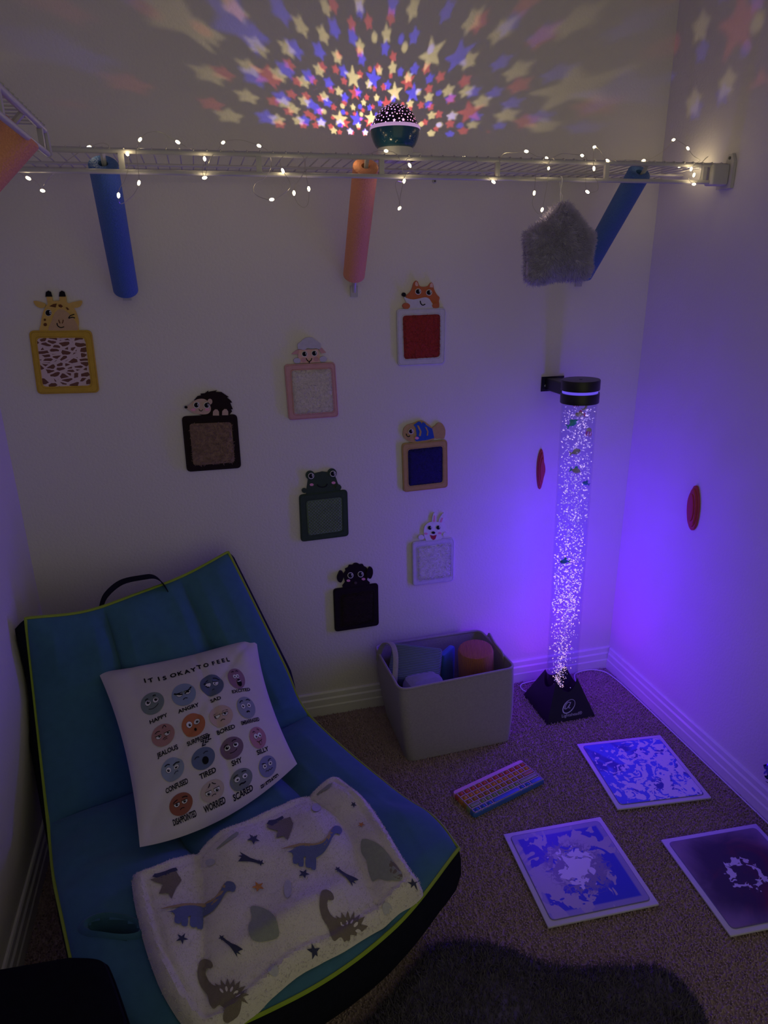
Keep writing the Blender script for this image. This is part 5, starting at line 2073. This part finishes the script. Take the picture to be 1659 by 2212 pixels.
def bring(k, z, t=0.0):
    c = [np.array(a) * (1 - k) + np.array(b) * k for a, b in zip(bot_, topc)]
    L_ = rquad(c, .032, 6)
    m_ = np.mean(c, 0)
    out = []
    for p in L_:
        v_ = m_ - np.array(p)
        q = np.array(p) + v_ / np.linalg.norm(v_) * t
        bl = .006 * math.sin(PI * k) * (1 if t == 0 else 1)
        q = q - v_ / np.linalg.norm(v_) * bl
        out.append((q[0], q[1], z))
    return out


zt = .262
g = G()
ks = [0, .02, .1, .25, .45, .65, .85, .97, 1.0]
g.loft([bring(0, 0.0, .012)] + [bring(k, zt * k) for k in ks] + [bring(k, zt * k, .006) for k in reversed(ks[1:])], True, caps=True)
g.build('felt_body', FE, BK)
g = G()
g.tube([np.array(p) + (0, 0, -.001) for p in bring(1.0, zt, .003)], .0046, 8, closed=True)
g.build('rim_binding', FE, BK)


def strap(path, wv, name, mt):
    g = G()
    hc = cat_rom(path, 7)
    cr = []
    for i, p in enumerate(hc):
        t_ = hc[min(i + 1, len(hc) - 1)] - hc[max(i - 1, 0)]
        t_ /= np.linalg.norm(t_)
        n_ = np.cross(t_, wv)
        n_ /= np.linalg.norm(n_)
        cr.append([p + np.array(wv) * a + n_ * b for a, b in ((-.0085, -.002), (0, -.0034), (.0085, -.002), (.0085, .002), (0, .0034), (-.0085, .002))])
    g.loft(cr, True, caps=True)
    return g.build(name, mt, BK)


strap([(-.958, -.085, .235), (-.957, -.095, .270), (-.945, -.125, .320), (-.930, -.165, .335), (-.930, -.205, .315), (-.940, -.232, .262), (-.944, -.236, .225)], (1, 0, 0), 'handle', FE)
strap([(-.556, -.075, .250), (-.552, -.085, .268), (-.560, -.12, .278), (-.565, -.17, .276), (-.560, -.215, .268), (-.556, -.225, .246)], (0, 0, 1), 'handle', FE)


def ribbed(name, c, axis, freq):
    mt, nt, b = new_mat(name)
    oc = objco(nt)
    w = nd(nt, 'ShaderNodeTexWave', wave_type='BANDS', bands_direction=axis)
    w.inputs['Scale'].default_value = freq
    w.inputs['Distortion'].default_value = .15
    nt.links.new(oc, w.inputs['Vector'])
    nt.links.new(mixc(nt, w.outputs[1], tuple(x * .72 for x in c), c), b.inputs['Base Color'])
    b.inputs['Roughness'].default_value = .9
    b.inputs['Sheen Weight'].default_value = .2
    b.inputs['Specular IOR Level'].default_value = .1
    bn = nd(nt, 'ShaderNodeBump')
    bn.inputs['Strength'].default_value = .8
    bn.inputs['Distance'].default_value = .003
    nt.links.new(w.outputs[1], bn.inputs['Height'])
    nt.links.new(bn.outputs[0], b.inputs['Normal'])
    return mt


def local_block(name, loc, rot, build, mats, label, cat):
    g = G()
    build(g)
    o = g.build(name, mats, off=np.zeros(3))
    o.location = loc
    o.rotation_euler = rot
    return tag(o, label, cat, 'soft play blocks in the basket')


RG = ribbed('corduroy_greyblue', (.20, .28, .36), 'Y', 54)
RO = ribbed('corduroy_orange', (.62, .21, .12), 'X', 74)


def blk(g):
    g.rbox((-.085, -.062, -.06), (.085, .062, .06), .010)


local_block('soft_block', (-.842, -.140, .215), (math.radians(38), math.radians(3), math.radians(-24)), blk, RG, 'grey-blue ribbed block leaning inside the left end of basket', 'soft block')


def cyl(g):
    g.lathe([(0, -.10), (.056, -.10), (.060, -.095), (.060, .088), (.057, .097), (.050, .100), (0, .101)], (0, 0, 0), 40, caps=False)


cy = atZ(1033, 1397, .285)
local_block('soft_block', (cy[0] - .005, cy[1] - .002, .185), (math.radians(4), math.radians(-3), math.radians(-20)), cyl, RO, 'orange ribbed cylinder block standing inside the basket', 'soft block')
BLK2 = mat('soft_blue', (.05, .14, .50), rough=.85, bump=.15, bscale=500, sheen=.2)


def slab_b(g):
    g.rbox((-.012, -.040, -.09), (.012, .040, .09), .008)


local_block('soft_block', (-.722, -.118, .165), (0, 0, math.radians(-50)), slab_b, BLK2, 'bright blue flat block standing behind the orange cylinder in basket', 'soft block')
GB = mat('soft_grey', (.30, .31, .36), rough=.9, bump=.15, bscale=500, sheen=.2)


def low_b(g):
    g.rbox((-.065, -.045, -.085), (.065, .045, .085), .028)


local_block('soft_block', (-.845, -.240, .160), (0, 0, math.radians(8)), low_b, GB, 'pale grey rounded block lying low at front wall of basket', 'soft block')

# ================================================================ liquid floor tiles


def tile_mat(name, kind):
    mt, nt, b = new_mat(name)
    oc = objco(nt)
    sx = nd(nt, 'ShaderNodeSeparateXYZ')
    nt.links.new(oc, sx.inputs[0])
    X_, Y_ = sx.outputs[0], sx.outputs[1]
    rad = mth(nt, 'SQRT', mth(nt, 'ADD', mth(nt, 'MULTIPLY', X_, X_), mth(nt, 'MULTIPLY', Y_, Y_)))

    def thr(a, lo, hi):
        n = nt.nodes.new('ShaderNodeMapRange')
        n.interpolation_type = 'SMOOTHSTEP'
        nt.links.new(a, n.inputs[0])
        n.inputs[1].default_value = lo
        n.inputs[2].default_value = hi
        return n.outputs[0]

    def lin(a, ax, ay, c, k=1.0):
        r = mth(nt, 'MULTIPLY_ADD', X_, ax, c)
        r = mth(nt, 'ADD', r, mth(nt, 'MULTIPLY', Y_, ay))
        return mth(nt, 'ADD', r, mth(nt, 'MULTIPLY', a, k))
    if kind == 0:
        n1 = noise(nt, oc, 22, 4.0, 2.2)
        n2 = noise(nt, oc, 60, 2.5, 1.0)
        a = lin(n1, -.62, .45, .045)
        a = mth(nt, 'ADD', a, mth(nt, 'MULTIPLY', n2, .28))
        edge = thr(mth(nt, 'MAXIMUM', mth(nt, 'ABSOLUTE', X_), mth(nt, 'ABSOLUTE', Y_)), .118, .132)
        a = mth(nt, 'ADD', a, mth(nt, 'MULTIPLY', edge, .06))
        m1 = thr(a, .665, .685)
        dk = thr(lin(noise(nt, oc, 11, 2.0, .8), .3, .2, 0), .50, .62)
        blue = mixc(nt, dk, (.10, .15, .80), (.055, .06, .42))
        col = mixc(nt, m1, (.70, .66, .84), blue)
    elif kind == 1:
        n1 = noise(nt, oc, 17, 3.5, 1.2)
        n2 = noise(nt, oc, 48, 2.5, 1.2)
        # broad blue areas lower left, right side and upper band
        base = lin(n1, .85, -1.0, .04)
        up_ = mth(nt, 'ADD', mth(nt, 'MULTIPLY', n1, 1.0), mth(nt, 'MULTIPLY', Y_, 1.25))
        m1 = thr(mth(nt, 'MAXIMUM', base, mth(nt, 'SUBTRACT', up_, .01)), .555, .57)
        col = mixc(nt, m1, (.48, .41, .58), (.035, .065, .62))
        ring = thr(mth(nt, 'ADD', rad, mth(nt, 'MULTIPLY', n2, .10)), .152, .125)
        m2 = mth(nt, 'MULTIPLY', thr(n2, .47, .50), ring)
        col = mixc(nt, m2, col, (.26, .22, .40))
        bl = mth(nt, 'ADD', rad, mth(nt, 'MULTIPLY', noise(nt, oc, 34, 2.0, 1.0), .16))
        m3 = thr(bl, .128, .122)
        col = mixc(nt, m3, col, (.80, .70, .98))
        edge = thr(mth(nt, 'MAXIMUM', mth(nt, 'ABSOLUTE', X_), mth(nt, 'ABSOLUTE', Y_)), .114, .120)
        col = mixc(nt, mth(nt, 'MULTIPLY', edge, .7), col, (.46, .40, .56))
    else:
        n1 = noise(nt, oc, 9, 4.0, .8)
        n2 = noise(nt, oc, 42, 2.5, 1.3)
        inn = thr(mth(nt, 'ADD', rad, mth(nt, 'MULTIPLY', n1, .10)), .24, .14)
        dark = mixc(nt, thr(lin(n1, 1.6, -.6, 0), .45, .7), (.055, .035, .09), (.17, .03, .07))
        col = mixc(nt, inn, (.30, .20, .36), dark)
        rr = mth(nt, 'ABSOLUTE', mth(nt, 'SUBTRACT', mth(nt, 'ADD', rad, mth(nt, 'MULTIPLY', noise(nt, oc, 26, 2.0, 1.2), .07)), .074))
        m3 = mth(nt, 'MULTIPLY', thr(rr, .0095, .007), thr(n2, .44, .47))
        col = mixc(nt, m3, col, (.72, .62, .85))
    nt.links.new(col, b.inputs['Base Color'])
    b.inputs['Roughness'].default_value = .35
    b.inputs['Specular IOR Level'].default_value = .35
    return mt


TW = mat('tile_white', (.66, .62, .74), rough=.45, var=.04)
TL_ = mat('tile_line', (.16, .14, .32), rough=.5)


def tile(ctr, rot, kind, label):
    o = thing('liquid_floor_tile', (ctr[0], ctr[1], .002), label, 'floor tile', 'liquid sensory tiles on the carpet')
    o.rotation_euler = (0, 0, rot)
    hs = .1475
    z0 = np.zeros(3)
    g = G()
    g.rbox((-hs, -hs, 0), (hs, hs, .0062), .003, 2)
    g.build('backing', TW, o, off=z0)
    g = G()
    i_ = .133
    q = rquad([(-i_, -i_), (i_, -i_), (i_, i_), (-i_, i_)], .012)
    g.loft([[(p[0], p[1], .006) for p in q], [(p[0], p[1], .0074) for p in q], [(p[0] * .99, p[1] * .99, .0082) for p in q]], True, caps=True)
    g.build('gel_panel', tile_mat('liquid_gel_%d' % kind, kind), o, off=z0, smooth=False)
    g = G()
    g.tube([(p[0], p[1], .0068) for p in q], .0011, 6, closed=True)
    g.build('welded_seam', TL_, o, off=z0)


def tile_fit(c):
    P_ = [atZ(*q, .009)[:2] for q in c]
    ctr = np.mean([P_[0] + (P_[2] - P_[0]) / 2] if len(P_) == 3 else P_, 0)
    d = P_[1] - P_[0]
    return ctr, math.atan2(d[1], d[0])


c_, r_ = tile_fit([(1245, 1607), (1427, 1587), (1537, 1722), (1335, 1747)])
tile(c_, r_, 0, 'white and blue splattered liquid floor tile nearest the bubble lamp')
c_, r_ = tile_fit([(1085, 1802), (1297, 1764), (1425, 1950), (1186, 2003)])
tile(c_, r_, 1, 'violet liquid floor tile with blue areas and white blob in its middle')
P0, P1, P3 = (atZ(*q, .009)[:2] for q in ((1424, 1814), (1630, 1779), (1583, 2020)))
tile((P1 + P3) / 2, math.atan2((P1 - P0)[1], (P1 - P0)[0]), 2, 'dark maroon liquid floor tile cut by the right edge')

# ================================================================ rainbow pop fidget shaped like a keyboard
KP = [atZ(*q, .018)[:2] for q in ((978, 1708), (1128, 1638), (1175, 1684), (1024, 1758))]
kc = np.mean(KP, 0)
kr = math.atan2((KP[1] - KP[0])[1], (KP[1] - KP[0])[0])
KB = thing('pop_fidget', (kc[0], kc[1], .001), 'rainbow keyboard-shaped pop fidget toy on carpet in front of basket', 'fidget toy')
KB.rotation_euler = (0, 0, kr)
z0 = np.zeros(3)
bands = [('pink', (.80, .42, .60)), ('red', (.60, .12, .08)), ('orange', (.66, .28, .06)), ('amber', (.42, .22, .05)), ('green', (.28, .36, .16)), ('blue', (.06, .16, .50))]
hl, hw = .1365, .054
ys_ = [.054, .0395, .021, .0025, -.016, -.0345, -.054]
g = G()
KM = []
for i, (nm, c) in enumerate(bands):
    KM.append(mat('silicone_' + nm, c, rough=.5, var=.05, spec=.3))
NK = 40


def klo(y, z, ins=0.0):
    r = .008
    d = max(0, abs(y) - (hw - r))
    x = hl - (r - math.sqrt(max(0, r * r - d * d))) - ins
    return x


for i in range(6):
    g.cur = i
    yy = np.linspace(ys_[i], ys_[i + 1], 7)
    loops = []
    for y in yy:
        x = klo(y, 0)
        yc = np.clip(y, -hw + .0001, hw - .0001)
        x = max(x, .01)
        loops.append([(-x, yc, 0), (-x, yc, .012), (-x + .002, yc, .0145), (x - .002, yc, .0145), (x, yc, .012), (x, yc, 0)])
    g.loft(loops, True, caps=True)
g.build('body', KM, KB, off=z0)
# grid walls between the keys and the bubbles
rows = [(1, 12), (2, 12), (3, 11), (4, 9), (5, 7)]
g = G()
rowy = [(ys_[i] + ys_[i + 1]) / 2 for i in range(1, 6)]
hgt = .0185
cells = []
for ri, (bi, n) in enumerate(rows):
    y1, y0 = ys_[ri + 1] - .0008, ys_[ri + 2] + .0008
    x0, x1 = -hl + .006, hl - .006
    w = (x1 - x0)
    if n == 12:
        e = [x0 + w * k / 12 for k in range(13)]
    elif n == 11:
        e = [x0 + w * k / 12 for k in range(11)] + [x1]
        e = e[:11] + [x1]
    elif n == 9:
        e = [x0, x0 + w * .14] + [x0 + w * (.14 + .0833 * k) for k in range(1, 8)] + [x1]
    else:
        e = [x0 + w * .09 * k for k in range(4)] + [x0 + w * .66] + [x0 + w * (.66 + .085 * k) for k in (1, 2)] + [x1]
    for a, b in zip(e[:-1], e[1:]):
        cells.append((bi, a, b, y0, y1))
for x in [-hl + .004, hl - .006]:
    g.box((x, ys_[6] + .003, .0135), (x + .002, ys_[1], hgt - .001))
for (bi, a, b, y0, y1) in cells:
    g.box((b - .0011, y0, .0140), (b + .0011, y1, hgt - .001))
for y in ys_[1:6] + [ys_[6] + .004]:
    g.box((-hl + .004, y - .0011, .0140), (hl - .004, y + .0011, hgt - .001))
GRM = [mat('silicone_lilac', (.60, .48, .50), rough=.5)]
g.build('key_grid', GRM, KB, off=z0, smooth=False)
for (bi, a, b, y0, y1) in cells:
    g = G()
    cx, cy_ = (a + b) / 2, (y0 + y1) / 2
    if b - a < .03:
        r = min(b - a, y1 - y0) * .40
        g.lathe([(r, .0142), (r * .95, .0165), (r * .7, .0192), (r * .3, .0205), (0, .0208)], (cx, cy_, 0), 14, caps=False)
        g.build('bubble', KM[bi], KB, off=z0)
    else:
        g.rbox((a + .003, y0 + .0025, .0142), (b - .003, y1 - .0025, .0185), .003, 3)
        g.build('long_key', KM[bi], KB, off=z0)

# ================================================================ sequin cushion at the right edge
SQ = mat('sequin_blue', (.012, .02, .22), rough=.18, var=.3, metallic=.8, spec=.6)
cs = np.array([-.085, -1.125, .235])
u_ = np.array([0, 1, 0.0])
v_ = np.array([.10, 0, 1.0])
v_ /= np.linalg.norm(v_)
n_ = np.cross(u_, v_)
if n_[0] > 0:
    n_ = -n_
tip = atX(1646, 1664, -.10)
cs = np.array([-.10, tip[1] - .235, tip[2] + .02])
SQO = thing('sequin_cushion', (cs[0], cs[1], 0), 'blue sequin cushion at right edge of view by the right wall', 'cushion')
g = G()
hd_ = .165
R45 = .12


def sq(a, b, s):
    f = (max(0, 1 - a * a) ** .5) * (max(0, 1 - b * b) ** .5)
    x, y = (a - b) * hd_ * .707 * 1.0, (a + b) * hd_ * .707
    return cs + u_ * x + v_ * y + n_ * s * .055 * f


g.grid(lambda a, b: sq(a * 2 - 1, b * 2 - 1, 1), 30, 30)
g.grid(lambda a, b: sq(1 - a * 2, b * 2 - 1, -1), 16, 16)
for i in range(26):
    for j in range(26):
        a, b = (i + .5) / 13 - 1, (j + .5) / 13 - 1
        p = sq(a, b, 1) + n_ * .002
        e = .02
        n2 = np.cross(sq(a + e, b, 1) - sq(a, b, 1), sq(a, b + e, 1) - sq(a, b, 1))
        n2 = n2 / np.linalg.norm(n2)
        n2 = n2 if n2 @ n_ > 0 else -n2
        n2 = n2 + rng.normal(size=3) * .35
        R_ = rot_to(n2)
        c0 = len(g.v)
        g.add([p + np.array(R_ @ Vector((.0062 * math.cos(k * PI / 4), .0062 * math.sin(k * PI / 4), .0))) for k in range(8)], [tuple(range(8))])
g.build('sequin_cover', SQ, SQO, smooth=False)

# ================================================================= world
wd = bpy.data.worlds.new('world')
SC.world = wd
wd.use_nodes = True
bg = wd.node_tree.nodes['Background']
bg.inputs[0].default_value = (*WORLD[0], 1)
bg.inputs[1].default_value = WORLD[1]

SC.cycles.max_bounces = 6
SC.cycles.diffuse_bounces = 3
SC.cycles.glossy_bounces = 2
SC.cycles.transmission_bounces = 2
SC.cycles.transparent_max_bounces = 12
